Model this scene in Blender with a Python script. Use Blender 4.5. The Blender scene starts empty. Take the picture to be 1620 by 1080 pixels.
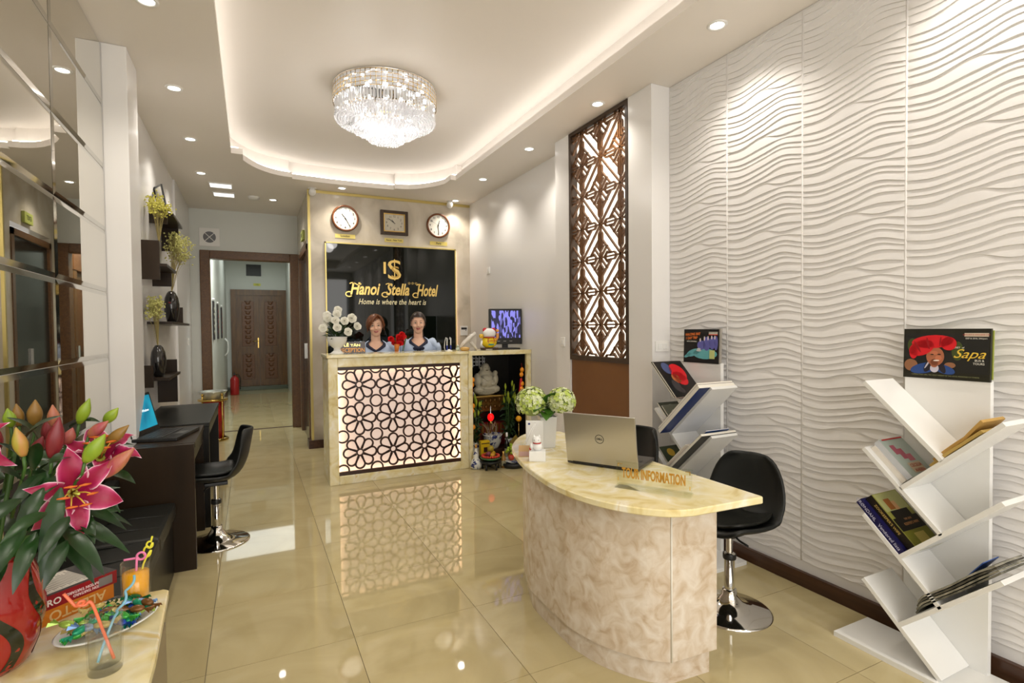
import bpy, bmesh, math, random
from math import sin, cos, pi, radians as R
from mathutils import Vector as V, Matrix as MX, geometry
random.seed(7)
C = bpy.context.scene.collection
SC = bpy.context.scene

# light levels
K_WORLD = 0.85
K_FILL = 80
K_CORR = 55
K_LED = 5
K_SPOT = 25
K_CHB = 18
K_CHL = 12
# ---------------------------------------------------------------- camera, world, lights, exposure
cam_d = bpy.data.cameras.new('camera'); cam = bpy.data.objects.new('camera', cam_d); C.objects.link(cam)
cam_d.sensor_width = 36; cam_d.lens = 18.726; cam_d.clip_start = 0.05
def cam_matrix(yaw, pitch, roll, loc):
    f = V((sin(yaw)*cos(pitch), cos(yaw)*cos(pitch), -sin(pitch)))
    r = V((cos(yaw), -sin(yaw), 0)); d = f.cross(r)
    r2 = cos(roll)*r + sin(roll)*d; d2 = -sin(roll)*r + cos(roll)*d
    m = MX.Identity(4)
    for i in range(3):
        m[i][0] = r2[i]; m[i][1] = -d2[i]; m[i][2] = -f[i]; m[i][3] = loc[i]
    return m
cam.matrix_world = cam_matrix(0.454935890, 0.0231026656, 0.00993879126, (0, 0, 1.42))
SC.camera = cam
SC.view_settings.view_transform = 'Standard'; SC.view_settings.look = 'None'
SC.view_settings.exposure = 0.22; SC.view_settings.gamma = 1.0; SC.view_settings.use_curve_mapping = False
w = bpy.data.worlds.new('world'); SC.world = w; w.use_nodes = True
bg = w.node_tree.nodes['Background']; bg.inputs[0].default_value = (1.0, 0.98, 0.96, 1); bg.inputs[1].default_value = K_WORLD
def light(name, kind, loc, energy, col=(1, .95, .89), size=.1, rot=(0, 0, 0), spot=None, sy=None, blend=.6):
    l = bpy.data.lights.new(name, kind); l.energy = energy; l.color = col
    if kind == 'AREA':
        l.size = size
        if sy: l.shape = 'RECTANGLE'; l.size_y = sy
    else: l.shadow_soft_size = size
    if spot: l.spot_size = spot; l.spot_blend = blend
    o = bpy.data.objects.new(name, l); C.objects.link(o); o.location = loc; o.rotation_euler = rot
    return o
# unseen fill light added behind the photographer, as if from a shopfront
light('street_side_fill', 'AREA', (0.9, -2.35, 1.7), K_FILL, (1, .96, .9), 3.2, (R(90), 0, 0), sy=2.4)
# ceiling lamps of the corridor beyond the door frame
light('corridor_light', 'AREA', (0.1, 9.12, 3.1), K_CORR*.75, (.95, 1, .95), .5)
light('corridor_light', 'AREA', (0.1, 12.6, 3.1), K_CORR*.25, (.95, 1, .95), 1.5)

# ---------------------------------------------------------------- mesh helpers
class MB:
    def __init__(s): s.v = []; s.f = []; s.sm = []; s.T = MX.Identity(4)
    def add(s, vs, fs, smooth=False):
        n = len(s.v); s.v += [tuple(s.T @ V(p)) for p in vs]
        s.f += [tuple(i+n for i in f) for f in fs]; s.sm += [smooth]*len(fs); return s
    def box(s, x0, x1, y0, y1, z0, z1, b=0):
        if b:
            b = min(b, (x1-x0)*.45, (y1-y0)*.45, (z1-z0)*.45)
            bm = bmesh.new(); bmesh.ops.create_cube(bm, size=1)
            bmesh.ops.scale(bm, vec=(x1-x0, y1-y0, z1-z0), verts=bm.verts)
            bmesh.ops.bevel(bm, geom=bm.edges[:], offset=b, segments=2, affect='EDGES', profile=.6)
            c = V(((x0+x1)/2, (y0+y1)/2, (z0+z1)/2))
            bm.verts.ensure_lookup_table(); bm.verts.index_update()
            s.add([v.co+c for v in bm.verts], [[v.index for v in f.verts] for f in bm.faces]); bm.free(); return s
        return s.add([(x0,y0,z0),(x1,y0,z0),(x1,y1,z0),(x0,y1,z0),(x0,y0,z1),(x1,y0,z1),(x1,y1,z1),(x0,y1,z1)],
                     [(0,3,2,1),(4,5,6,7),(0,1,5,4),(1,2,6,5),(2,3,7,6),(3,0,4,7)])
    def prism(s, poly, z0, z1, smooth=False):
        n = len(poly); vs = [(x,y,z0) for x,y in poly]+[(x,y,z1) for x,y in poly]
        s.add(vs, [tuple(range(n))[::-1], tuple(range(n,2*n))])
        return s.add(vs, [(i,(i+1)%n,n+(i+1)%n,n+i) for i in range(n)], smooth)
    def lathe(s, prof, n=24, smooth=True, sx=1, sy=1, a0=0, a1=2*pi):
        full = abs(a1-a0-2*pi) < 1e-6; m = n if full else n+1
        vs = []; k = len(prof)
        for i in range(m):
            a = a0+(a1-a0)*i/n
            vs += [(r*cos(a)*sx, r*sin(a)*sy, z) for r,z in prof]
        fs = []
        for i in range(n):
            j = (i+1) % m if full else i+1
            for q in range(k-1): fs.append((i*k+q, j*k+q, j*k+q+1, i*k+q+1))
        return s.add(vs, fs, smooth)
    def tube(s, path, r, n=6, smooth=True, cap=True):
        path = [V(p) for p in path]; L = len(path); rs = r if isinstance(r, (list, tuple)) else [r]*L
        up = V((0,0,1)); d0 = (path[1]-path[0]).normalized()
        if abs(d0.dot(up)) > .95: up = V((1,0,0))
        side = d0.cross(up).normalized(); vs = []
        for i, p in enumerate(path):
            d = (path[min(i+1,L-1)]-path[max(i-1,0)]).normalized()
            side = (side - d*side.dot(d)).normalized(); u2 = side.cross(d)
            for k in range(n):
                a = 2*pi*k/n; vs.append(p+side*cos(a)*rs[i]+u2*sin(a)*rs[i])
        fs = [(i*n+k, i*n+(k+1)%n, (i+1)*n+(k+1)%n, (i+1)*n+k) for i in range(L-1) for k in range(n)]
        s.add(vs, fs, smooth)
        if cap: s.add(vs, [tuple(range(n))[::-1], tuple(range((L-1)*n, L*n))])
        return s
    def ball(s, c, r, n=12, m=8, smooth=True):
        rx, ry, rz = r if isinstance(r, (list, tuple)) else (r,r,r)
        vs = [(c[0],c[1],c[2]-rz)]
        for j in range(1,m):
            t = -pi/2+pi*j/m
            for i in range(n):
                a = 2*pi*i/n; vs.append((c[0]+rx*cos(t)*cos(a), c[1]+ry*cos(t)*sin(a), c[2]+rz*sin(t)))
        vs.append((c[0],c[1],c[2]+rz)); fs = []
        for i in range(n):
            k = (i+1)%n; fs.append((0, 1+k, 1+i))
            for j in range(m-2): fs.append((1+j*n+i, 1+j*n+k, 1+(j+1)*n+k, 1+(j+1)*n+i))
            fs.append((1+(m-2)*n+i, 1+(m-2)*n+k, len(vs)-1))
        return s.add(vs, fs, smooth)
    def torus(s, R0, r, n=28, m=8, sz=1):
        vs = [((R0+r*cos(b))*cos(a), (R0+r*cos(b))*sin(a), r*sz*sin(b)) for a in [2*pi*i/n for i in range(n)] for b in [2*pi*j/m for j in range(m)]]
        return s.add(vs, [(i*m+j, ((i+1)%n)*m+j, ((i+1)%n)*m+(j+1)%m, i*m+(j+1)%m) for i in range(n) for j in range(m)], True)
    def loft(s, rings, smooth=True, cap=True):
        n = len(rings[0]); vs = [p for r in rings for p in r]
        s.add(vs, [(i*n+k, i*n+(k+1)%n, (i+1)*n+(k+1)%n, (i+1)*n+k) for i in range(len(rings)-1) for k in range(n)], smooth)
        if cap: s.add(vs, [tuple(range(n))[::-1], tuple(range((len(rings)-1)*n, len(rings)*n))], smooth)
        return s
    def bar(s, a, b, wd, t, axis='y'):
        """flat bar between 2-D points a,b in the xz plane (thickness t along y)"""
        dx, dz = b[0]-a[0], b[1]-a[1]; L = math.hypot(dx, dz)
        if L < 1e-6: return s
        nx, nz = -dz/L*wd/2, dx/L*wd/2
        q = [(a[0]+nx,a[1]+nz),(b[0]+nx,b[1]+nz),(b[0]-nx,b[1]-nz),(a[0]-nx,a[1]-nz)]
        vs = [(x,0,z) for x,z in q]+[(x,t,z) for x,z in q]
        return s.add(vs, [(0,1,2,3),(7,6,5,4),(0,4,5,1),(1,5,6,2),(2,6,7,3),(3,7,4,0)])
    def ribbon(s, pts, wd, t, closed=True):
        n = len(pts); out = []
        for i, p in enumerate(pts):
            a = pts[(i-1)%n] if closed or i else p; b = pts[(i+1)%n] if closed or i < n-1 else p
            dx, dz = b[0]-a[0], b[1]-a[1]; L = math.hypot(dx,dz) or 1
            nx, nz = -dz/L*wd/2, dx/L*wd/2
            out.append([(p[0]+nx,0,p[1]+nz),(p[0]-nx,0,p[1]-nz),(p[0]-nx,t,p[1]-nz),(p[0]+nx,t,p[1]+nz)])
        vs = [q for r in out for q in r]
        rng = range(n) if closed else range(n-1)
        return s.add(vs, [(i*4+k, i*4+(k+1)%4, ((i+1)%n)*4+(k+1)%4, ((i+1)%n)*4+k) for i in rng for k in range(4)])
    def mesh(s, name, mat=None):
        me = bpy.data.meshes.new(name); me.from_pydata(s.v, [], s.f)
        me.polygons.foreach_set('use_smooth', s.sm)
        bm = bmesh.new(); bm.from_mesh(me); bmesh.ops.remove_doubles(bm, verts=bm.verts, dist=1e-5)
        bmesh.ops.recalc_face_normals(bm, faces=bm.faces); bm.to_mesh(me); bm.free()
        if mat: me.materials.append(mat)
        return me
    def build(s, name, mat, parent=None, label=None, loc=None):
        o = bpy.data.objects.new(name, s.mesh(name, mat)); C.objects.link(o)
        if parent: o.parent = parent
        if label: o['label'] = label
        if loc: o.location = loc
        return o
def B(*a, **k): return MB().box(*a, **k)
def rot(a, ax='Z'): return MX.Rotation(a, 4, ax)
def tr(*a): return MX.Translation(a)
def tag(o, label, cat, group=None):
    o['label'] = label; o['category'] = cat
    if group: o['group'] = group
    return o
def thing(name, label, cat, loc=(0,0,0), rz=0, group=None):
    o = bpy.data.objects.new(name, None); C.objects.link(o); o.location = loc; o.rotation_euler = (0,0,rz); o.empty_display_size = .05
    return tag(o, label, cat, group)
def struct(name, mb, mat, parent=None, label=None):
    o = mb.build(name, mat, parent, label)
    if not parent: o['kind'] = 'structure'
    return o
def inst(name, me, parent=None, loc=(0,0,0), rz=0, label=None):
    o = bpy.data.objects.new(name, me); C.objects.link(o); o.location = loc; o.rotation_euler = (0,0,rz)
    if parent: o.parent = parent
    if label: o['label'] = label
    return o
def kids(o, allo=None): return [c for c in bpy.data.objects if c.parent == o]
def dup(root, loc, rz=None, label=None, group=None):
    r = root.copy(); C.objects.link(r); r.location = loc
    if rz is not None: r.rotation_euler = (0,0,rz)
    if label: r['label'] = label
    if group: r['group'] = group
    for ch in kids(root):
        c = ch.copy(); C.objects.link(c); c.parent = r
        for g in kids(ch):
            d = g.copy(); C.objects.link(d); d.parent = c
    return r
def text(txt, size, mat, parent, name='lettering', loc=(0,0,0), rot_=(R(90),0,0), shear=0, depth=.002, bold=0, align='CENTER', sx=1, label=None, spacing=1, matrix=None, fit=None):
    cu = bpy.data.curves.new(name, 'FONT'); cu.body = txt; cu.size = size; cu.shear = shear; cu.extrude = depth; cu.offset = bold
    cu.align_x = align; cu.align_y = 'CENTER'; cu.resolution_u = 3; cu.space_character = spacing
    tmp = bpy.data.objects.new('tmp', cu); C.objects.link(tmp)
    dg = bpy.context.evaluated_depsgraph_get(); dg.update()
    me = bpy.data.meshes.new_from_object(tmp.evaluated_get(dg)); bpy.data.objects.remove(tmp); bpy.data.curves.remove(cu)
    me.materials.clear(); me.materials.append(mat)
    if fit:
        xs = [v.co.x for v in me.vertices]; ys_ = [v.co.y for v in me.vertices]; cx, cy = (min(xs)+max(xs))/2, (min(ys_)+max(ys_))/2
        me.transform(MX.Diagonal((fit[0]/(max(xs)-min(xs)), fit[1]/(max(ys_)-min(ys_)), 1, 1)) @ MX.Translation((-cx,-cy,0))); sx = 1
    from mathutils import Euler
    m = matrix if matrix is not None else MX.Translation(loc) @ Euler(rot_).to_matrix().to_4x4()
    me.transform(m @ MX.Diagonal((sx,1,1,1)))
    o = bpy.data.objects.new(name, me); C.objects.link(o)
    if parent: o.parent = parent
    if label: o['label'] = label
    return o

# ---------------------------------------------------------------- materials
def mat(name, col, rough=.5, metal=0, emit=None, es=1, trans=0, ior=1.45, spec=.5, alpha=1, coat=0, sheen=0):
    m = bpy.data.materials.new(name); m.use_nodes = True; p = m.node_tree.nodes['Principled BSDF']
    p.inputs['Base Color'].default_value = (*col, 1); p.inputs['Roughness'].default_value = rough; p.inputs['Metallic'].default_value = metal
    p.inputs['IOR'].default_value = ior; p.inputs['Specular IOR Level'].default_value = spec
    p.inputs['Transmission Weight'].default_value = trans; p.inputs['Coat Weight'].default_value = coat; p.inputs['Coat Roughness'].default_value = .05
    p.inputs['Sheen Weight'].default_value = sheen
    if emit: p.inputs['Emission Color'].default_value = (*emit, 1); p.inputs['Emission Strength'].default_value = es
    return m
def noisy(name, cols, scale=5, rough=.4, detail=6, dist=0, stretch=(1,1,1), bump=0, metal=0, coat=0, stops=None, kind='noise', rough2=None, spec=.5):
    m = mat(name, cols[0][:3], rough, metal, coat=coat, spec=spec); nt = m.node_tree; N = nt.nodes; L = nt.links; p = N['Principled BSDF']
    tc = N.new('ShaderNodeTexCoord'); mp = N.new('ShaderNodeMapping'); mp.inputs['Scale'].default_value = stretch
    L.new(tc.outputs['Object'], mp.inputs[0])
    if kind == 'wave':
        t = N.new('ShaderNodeTexWave'); t.inputs['Scale'].default_value = scale; t.inputs['Distortion'].default_value = dist; t.inputs['Detail'].default_value = detail; t.inputs['Detail Scale'].default_value = 1.5
        out = t.outputs['Fac']
    else:
        t = N.new('ShaderNodeTexNoise'); t.inputs['Scale'].default_value = scale; t.inputs['Detail'].default_value = detail; t.inputs['Distortion'].default_value = dist
        out = t.outputs['Fac']
    L.new(mp.outputs[0], t.inputs['Vector'])
    cr = N.new('ShaderNodeValToRGB'); e = cr.color_ramp.elements
    stops = stops or [.3+.4*i/(len(cols)-1) for i in range(len(cols))]
    e[0].position = stops[0]; e[0].color = (*cols[0],1); e[1].position = stops[-1]; e[1].color = (*cols[-1],1)
    for st, cc in list(zip(stops, cols))[1:-1]:
        k = e.new(st); k.color = (*cc,1)
    L.new(out, cr.inputs[0]); L.new(cr.outputs[0], p.inputs['Base Color'])
    if bump:
        b = N.new('ShaderNodeBump'); b.inputs['Strength'].default_value = bump; b.inputs['Distance'].default_value = .002; L.new(out, b.inputs['Height']); L.new(b.outputs[0], p.inputs['Normal'])
    return m
def srgb(r, g, b): return tuple(((c/255)/12.92 if c/255 <= .04045 else ((c/255+.055)/1.055)**2.4) for c in (r,g,b))
M = {}
M['wall'] = mat('wall_paint', (.75,.735,.72), .24, spec=.5)
M['wallc'] = mat('corridor_paint', (.66,.68,.64), .4)
M['ceil'] = mat('ceiling_paint', (.84,.79,.735), .5)
M['white'] = mat('white_lacquer', (.78,.78,.76), .25)
M['plastic'] = mat('white_plastic', (.8,.79,.76), .35)
M['wave'] = mat('gypsum_relief', (.745,.73,.722), .55)
M['seam'] = mat('joint_filler', (.745,.73,.72), .6)
M['tile'] = noisy('polished_tile', [srgb(172,157,114), srgb(188,174,132), srgb(196,184,148)], 1.6, .03, 8, 1.2, spec=.8)
M['grout'] = mat('grout', (.10,.08,.05), .7)
M['stone'] = noisy('emperador_light', [srgb(186,164,138), srgb(203,187,166), srgb(212,200,184), srgb(222,214,202)], 15, .22, 10, .9, stops=[.30,.45,.58,.75])
M['mstone'] = noisy('reception_marble', [srgb(168,158,142), srgb(196,186,168), srgb(212,204,190)], 2.2, .16, 7, .8)
M['onyx'] = noisy('yellow_onyx', [srgb(206,184,122), srgb(224,210,158), srgb(230,220,182), srgb(236,230,210), srgb(220,198,136)], 7, .12, 10, 1.3, stops=[.28,.42,.55,.64,.74])
M['base'] = noisy('dark_walnut', [(.035,.014,.007), (.075,.032,.016)], 3, .3, 6, .5, stretch=(8,.6,8))
M['dwood'] = noisy('dark_desk_wood', [(.016,.009,.004), (.032,.018,.008)], 4, .32, 6, .4, stretch=(1,1,.15), spec=.3)
M['dwood2'] = mat('black_edge_wood', (.008,.007,.005), .3, spec=.3)
M['lwood'] = mat('lattice_wood', (.13,.055,.018), .35)
M['lframe'] = mat('lattice_frame_wood', (.045,.024,.012), .35)
M['pwood'] = noisy('brown_panel', [(.16,.06,.012), (.20,.08,.018)], 2, .35, 4, .3)
M['door'] = noisy('door_wood', [(.085,.036,.008), (.165,.075,.016)], 6, .3, 6, .4, stretch=(3,3,.5))
M['door2'] = noisy('door_carved_wood', [(.085,.028,.006), (.18,.068,.016)], 22, .3, 4, 2.5, bump=.8)
M['fframe'] = noisy('frame_wood', [(.085,.036,.009), (.15,.066,.017)], 30, .35, 3, 1.5, bump=.5)
M['lacq'] = mat('dark_lattice_lacquer', (.035,.012,.006), .35)
M['mirror'] = mat('mirror_glass', (.70,.68,.62), .012, 1)
M['bevel'] = mat('mirror_bevel', (.55,.54,.5), .05, 1)
M['chrome'] = mat('chrome', (.75,.74,.72), .06, 1)
M['brass'] = mat('brass', (.62,.42,.12), .22, 1)
M['gold'] = mat('gold_letter', (.86,.62,.20), .25, .85)
M['goldtrim'] = mat('gold_trim', (.62,.50,.18), .3, .6)
M['black'] = mat('black_plastic', (.012,.012,.012), .35)
M['seatpl'] = mat('black_matte_shell', (.010,.011,.010), .45, spec=.35)
M['leather'] = noisy('black_leather', [(.006,.0065,.005), (.013,.013,.010)], 3, .36, 4, .6, bump=.3, spec=.3)
M['board'] = mat('black_glass_board', (.004,.006,.004), .03, spec=.45)
M['elev'] = mat('dark_elevator_panel', (.02,.022,.018), .12, .2)
M['silver'] = mat('brushed_aluminium', (.52,.50,.46), .32, .9)
def thin(name, col, refl=.10, rough=.02):
    m = bpy.data.materials.new(name); m.use_nodes = True; nt = m.node_tree; nt.nodes.clear()
    out = nt.nodes.new('ShaderNodeOutputMaterial'); mx = nt.nodes.new('ShaderNodeMixShader'); t = nt.nodes.new('ShaderNodeBsdfTransparent'); g = nt.nodes.new('ShaderNodeBsdfGlossy'); lw = nt.nodes.new('ShaderNodeLayerWeight'); ma = nt.nodes.new('ShaderNodeMath')
    t.inputs[0].default_value = (*col,1); g.inputs['Roughness'].default_value = rough; lw.inputs['Blend'].default_value = .35
    pw = nt.nodes.new('ShaderNodeMath'); pw.operation = 'POWER'; pw.inputs[1].default_value = 4; lw.inputs['Blend'].default_value = .5; nt.links.new(lw.outputs['Facing'], pw.inputs[0])
    ma.operation = 'MULTIPLY_ADD'; ma.inputs[1].default_value = .4; ma.inputs[2].default_value = refl*.3; nt.links.new(pw.outputs[0], ma.inputs[0]); ma.use_clamp = True
    nt.links.new(ma.outputs[0], mx.inputs[0]); nt.links.new(t.outputs[0], mx.inputs[1]); nt.links.new(g.outputs[0], mx.inputs[2]); nt.links.new(mx.outputs[0], out.inputs[0]); return m
M['acrylic'] = thin('clear_acrylic', (.96,.97,.94)); M['glass'] = thin('clear_glass', (.985,.99,.985))
M['wglow'] = mat('warm_diffuser', (.68,.57,.50), .6, emit=(1,.74,.62), es=.42)
M['led'] = mat('led_strip', (1,1,1), .5, emit=(1,.98,.95), es=K_LED)
M['ledw'] = mat('warm_led_strip', (1,1,1), .5, emit=(1,.74,.48), es=14)
M['lglow'] = mat('lattice_diffuser', (.9,.85,.75), .6, emit=(1,.91,.76), es=1.5)
M['lamp'] = mat('downlight_lens', (1,1,1), .5, emit=(1,.95,.88), es=9)
M['red'] = mat('red_lacquer', (.42,.02,.02), .25)
M['flo'] = mat('offwhite_paper', (.75,.72,.64), .6)
def cm(name, *c, rough=.5, **k): M[name] = mat(name, srgb(*c), rough, **k); return M[name]
# ================================================================ THE SETTING
CZ = 3.12; UZ = 3.335
# floor: bed plus polished tiles, 600 mm pitch
fl = struct('floor', MB().box(-.9, 2.9, -2.6, 15.2, -.06, -.004), M['grout'])
tile_me = MB().box(.0012, .5988, .0012, .5988, -.004, 0).mesh('tile', M['tile'])
tx = [-.197-.6, -.197, .403, 1.003, 1.603, 2.203]
def tile(x0, x1, y0, y1):
    x0, x1, y0, y1 = max(x0,-.9), min(x1,2.9), y0, y1
    if x1-x0 > .59 and y1-y0 > .59: inst('tile', tile_me, fl, (x0, y0, 0))
    else: MB().box(.0012, x1-x0-.0012, .0012, y1-y0-.0012, -.004, 0).build('tile', M['tile'], fl, loc=(x0, y0, 0))
for j in range(-7, 11):
    y0 = 2.515+.6*j
    for i in range(-2, 5):
        x0 = -.197+.6*i
        if x0+.6 > -.9 and x0 < 2.9: tile(x0, x0+.6, y0, y0+.6)
for j in range(0, 11):
    y0 = 9.12+.6*j
    if y0 > 15: break
    for i in range(-1, 2): tile(-.9+.6*(i+1), -.9+.6*(i+2), y0, min(y0+.6, 15.2))
struct('trim_1', B(-.62, .66, 8.56, 8.62, 0, .003), M['base'])

# left side: mirror wall, pillar, shelf wall, corridor wall
struct('wall_left', MB().box(-.95, -.765, -2.6, 3.88, 0, 3.6).box(-.95, -.755, 3.88, 7.0, 0, CZ+.05).box(-.95, -.735, 7.0, 8.62, 0, CZ+.05), M['wall'])
struct('trim_2', MB().box(-.76, -.635, 3.875, 4.195, 0, CZ-.001, .006), M['wall'])
struct('wall_right', MB().box(2.715, 2.95, -2.6, 6.95, 0, 3.6), M['wall'])
# right pillar around the backlit screen (niche 3.19..4.00 x .0..3.1)
rp = struct('trim_3', MB().box(2.53, 2.72, 2.93, 3.186, 0, CZ-.001).box(2.53, 2.72, 4.002, 4.235, 0, CZ-.001).box(2.66, 2.72, 3.186, 4.002, 0, CZ-.001), M['wall'])
# reception block: faced in marble
struct('wall_back', MB().box(.64, 2.72, 6.84, 6.95, 0, CZ+.05), M['mstone'])
wbs = struct('wall_elevator_side', MB().box(.64, .74, 6.95, 7.02, 0, CZ).box(.64, .74, 7.02, 8.52, 2.56, CZ).box(.64, .74, 8.22, 8.52, 0, 2.56), M['mstone'])
struct('trim_4', MB().box(.632, .66, 6.828, 6.86, 0, CZ-.002).box(.66, 2.715, 6.828, 6.842, CZ-.035, CZ-.002), M['goldtrim'])
struct('baseboard_back', MB().box(.60, 2.715, 6.815, 6.838, 0, .10).box(.60, .632, 6.838, 7.02, 0, .10), M['base'])
# elevator door in the reception block's side
el = thing('elevator_door', 'tall dark elevator door in brown frame beside gold-edged marble', 'door', (.64, 7.62, 0))
B(-.012, .06, -.6, -.53, 0, 2.5).build('door_jamb', M['fframe'], el); B(-.012, .06, .53, .6, 0, 2.5).build('door_jamb', M['fframe'], el); B(-.012, .06, -.6, .6, 2.43, 2.5).build('door_head', M['fframe'], el)
B(.01, .03, -.53, 0, 0, 2.43).build('door_leaf', M['elev'], el); B(.016, .036, .002, .53, 0, 2.43).build('door_leaf', M['elev'], el)
MB().box(-.012, .01, -.10, -.088, 1.06, 1.26).build('door_handle', M['silver'], el)
ex = thing('exit_sign', 'small green sign box above the dark elevator door', 'sign', (.64, 7.45, 2.60))
B(-.03, 0, -.12, .12, 0, .12, .004).build('case', cm('greenyellow', 168,176,92), ex)
text('EXIT', .07, M['black'], ex, loc=(-.031, 0, .06), rot_=(R(90),0,R(-90)), depth=.0006)
# end wall with the door frame, corridor beyond
struct('wall_end', MB().box(-.80, -.58, 8.5, 8.62, 0, CZ).box(.60, .66, 8.52, 8.62, 0, CZ).box(-.58, .60, 8.5, 8.62, 2.52, CZ).box(.60,.66,8.5,8.52,2.52,CZ), M['wallc'])
dfm = thing('door_frame', 'wide carved brown wooden door frame open to the corridor', 'door frame', (0, 8.5, 0))
B(-.62, -.50, -.03, .14, 0, 2.555, .008).build('jamb', M['fframe'], dfm); B(.53, .65, -.03, .14, 0, 2.555, .008).build('jamb', M['fframe'], dfm)
B(-.50, .53, -.03, .14, 2.44, 2.555, .008).build('head', M['fframe'], dfm)
struct('wall_corridor_left', B(-.75, -.53, 8.62, 14.7, 0, 3.3), M['wallc'])
struct('wall_corridor_right', B(.80, .95, 8.62, 14.7, 0, 3.3), M['wallc'])
struct('wall_corridor_end', MB().box(-.75, .95, 14.6, 14.75, 0, 3.3), M['wallc'])
struct('ceiling_corridor', B(-.75, .95, 8.62, 14.75, 3.25, 3.35), M['wallc'])
struct('baseboard_corridor', B(-.53, -.515, 8.62, 14.6, 0, .09), M['base'])
struct('baseboard_left', MB().box(-.755, -.74, 4.2, 7.0, 0, .09).box(-.735, -.72, 7.0, 8.47, 0, .09), M['base'])
# lower ceiling with tray opening
IN = [(-.14,-1.6),(-.14,5.75),(-.04,5.75),(-.04,5.94)]
IN += [(-.04+.20*(1-cos(t)) + .26*(t/(pi/2)), 5.94+.44*sin(t)) for t in [pi/2*k/8 for k in range(1,9)]]
IN += [(.44,6.38),(.44,6.44),(.85,6.475),(1.2,6.475),(1.58,6.44),(1.58,6.38)]
IN += [(2.06-.20*(1-cos(t)) - .26*(t/(pi/2)), 5.94+.44*sin(t)) for t in [pi/2*k/8 for k in range(8,0,-1)]]
IN += [(2.06,5.94),(2.06,5.75),(2.12,5.75),(2.12,-1.6)]
# (dedupe)
_t = []
for p in IN:
    if not _t or math.hypot(p[0]-_t[-1][0], p[1]-_t[-1][1]) > .012: _t.append(p)
IN = _t
def offset(poly, d):
    out = []; n = len(poly)
    for i in range(n):
        a, b, c = V(poly[i-1]), V(poly[i]), V(poly[(i+1)%n])
        d1 = (b-a).normalized(); d2 = (c-b).normalized(); n1 = V((-d1.y, d1.x)); n2 = V((-d2.y, d2.x))
        m = (n1+n2); m = m.normalized() if m.length > 1e-6 else n1
        k = d/max(.5, m.dot(n1)); out.append((b.x+m.x*k, b.y+m.y*k))
    return out
OUTR = [(-.95,-2.6),(2.95,-2.6),(2.95,6.95),(.66,6.95),(.66,8.62),(-.95,8.62)]
def holed(outer, inner, z0, z1, mat_, name):
    mb = MB(); 
    tri = geometry.tessellate_polygon([[V((x,y,0)) for x,y in outer], [V((x,y,0)) for x,y in inner]])
    pts = outer+inner
    mb.add([(x,y,z0) for x,y in pts], [tuple(t) for t in tri]); mb.add([(x,y,z1) for x,y in pts], [tuple(t) for t in tri])
    n = len(inner); mb.add([(x,y,z0) for x,y in inner]+[(x,y,z1) for x,y in inner], [(i,(i+1)%n,n+(i+1)%n,n+i) for i in range(n)])
    return struct(name, mb, mat_)
holed(OUTR, IN, CZ, CZ+.055, M['ceil'], 'ceiling')
COVE = offset(IN, .11)
n = len(COVE)
struct('ceiling_upper', MB().add([(-.9,-2.6,UZ),(2.9,-2.6,UZ),(2.9,6.95,UZ),(-.9,6.95,UZ)], [(0,1,2,3)]), M['ceil'])
struct('trim_5', MB().add([(x,y,CZ+.05) for x,y in COVE]+[(x,y,UZ) for x,y in COVE], [(i,(i+1)%n,n+(i+1)%n,n+i) for i in range(n)]), M['ceil'])
ls = offset(IN, .045)
cove = thing('cove_light_strip', 'glowing white light strip hidden in the ceiling tray edge', 'light')
mb = MB(); mb.tube([(x,y,CZ+.068) for x,y in ls[1:-1]] and [(ls[0][0], ls[0][1]+.02, CZ+.068)]+[(x,y,CZ+.068) for x,y in ls[1:-1]]+[(ls[-1][0], ls[-1][1]+.02, CZ+.068)], .009, 4)
mb.build('led_strip', M['led'], cove)
# front (street side) of the room: frame of the shop window behind the photographer
struct('wall_front', MB().box(-.95, -.7, -2.7, -2.6, 0, 3.6).box(2.6, 2.95, -2.7, -2.6, 0, 3.6).box(-.7, 2.6, -2.7, -2.6, 2.9, 3.6), M['wall'])

# mirror wall: bevelled mirror panels
mw = thing('mirror_wall', 'wall of bevelled mirror panels behind the lilies and leather bench', 'mirror', (-.765, 0, 0))
zs = [0, .18, .55, .92, 1.28, 1.66, 2.02, 2.385, 2.755, CZ-.005]
ys = [-.64, .26, 1.16, 2.06, 2.96, 3.872]
def bevpanel(y0, y1, z0, z1):
    b = .022; t0, t1 = .004, .0085
    a = [(t0,y0,z0),(t0,y1,z0),(t0,y1,z1),(t0,y0,z1)]; c = [(t1,y0+b,z0+b),(t1,y1-b,z0+b),(t1,y1-b,z1-b),(t1,y0+b,z1-b)]
    return a, c
for i in range(len(ys)-1):
    for j in range(len(zs)-1):
        a, c = bevpanel(ys[i]+.0015, ys[i+1]-.0015, zs[j]+.0015, zs[j+1]-.0015)
        p = MB().add(c, [(0,1,2,3)]).add([(0.0,)+q[1:] for q in a]+a, [(0,1,5,4),(1,2,6,5),(2,3,7,6),(3,0,4,7)]).build('mirror_panel', M['mirror'], mw)
        MB().add(a+c, [(0,1,5,4),(1,2,6,5),(2,3,7,6),(3,0,4,7)]).build('bevel_strip', M['bevel'], p)

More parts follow.
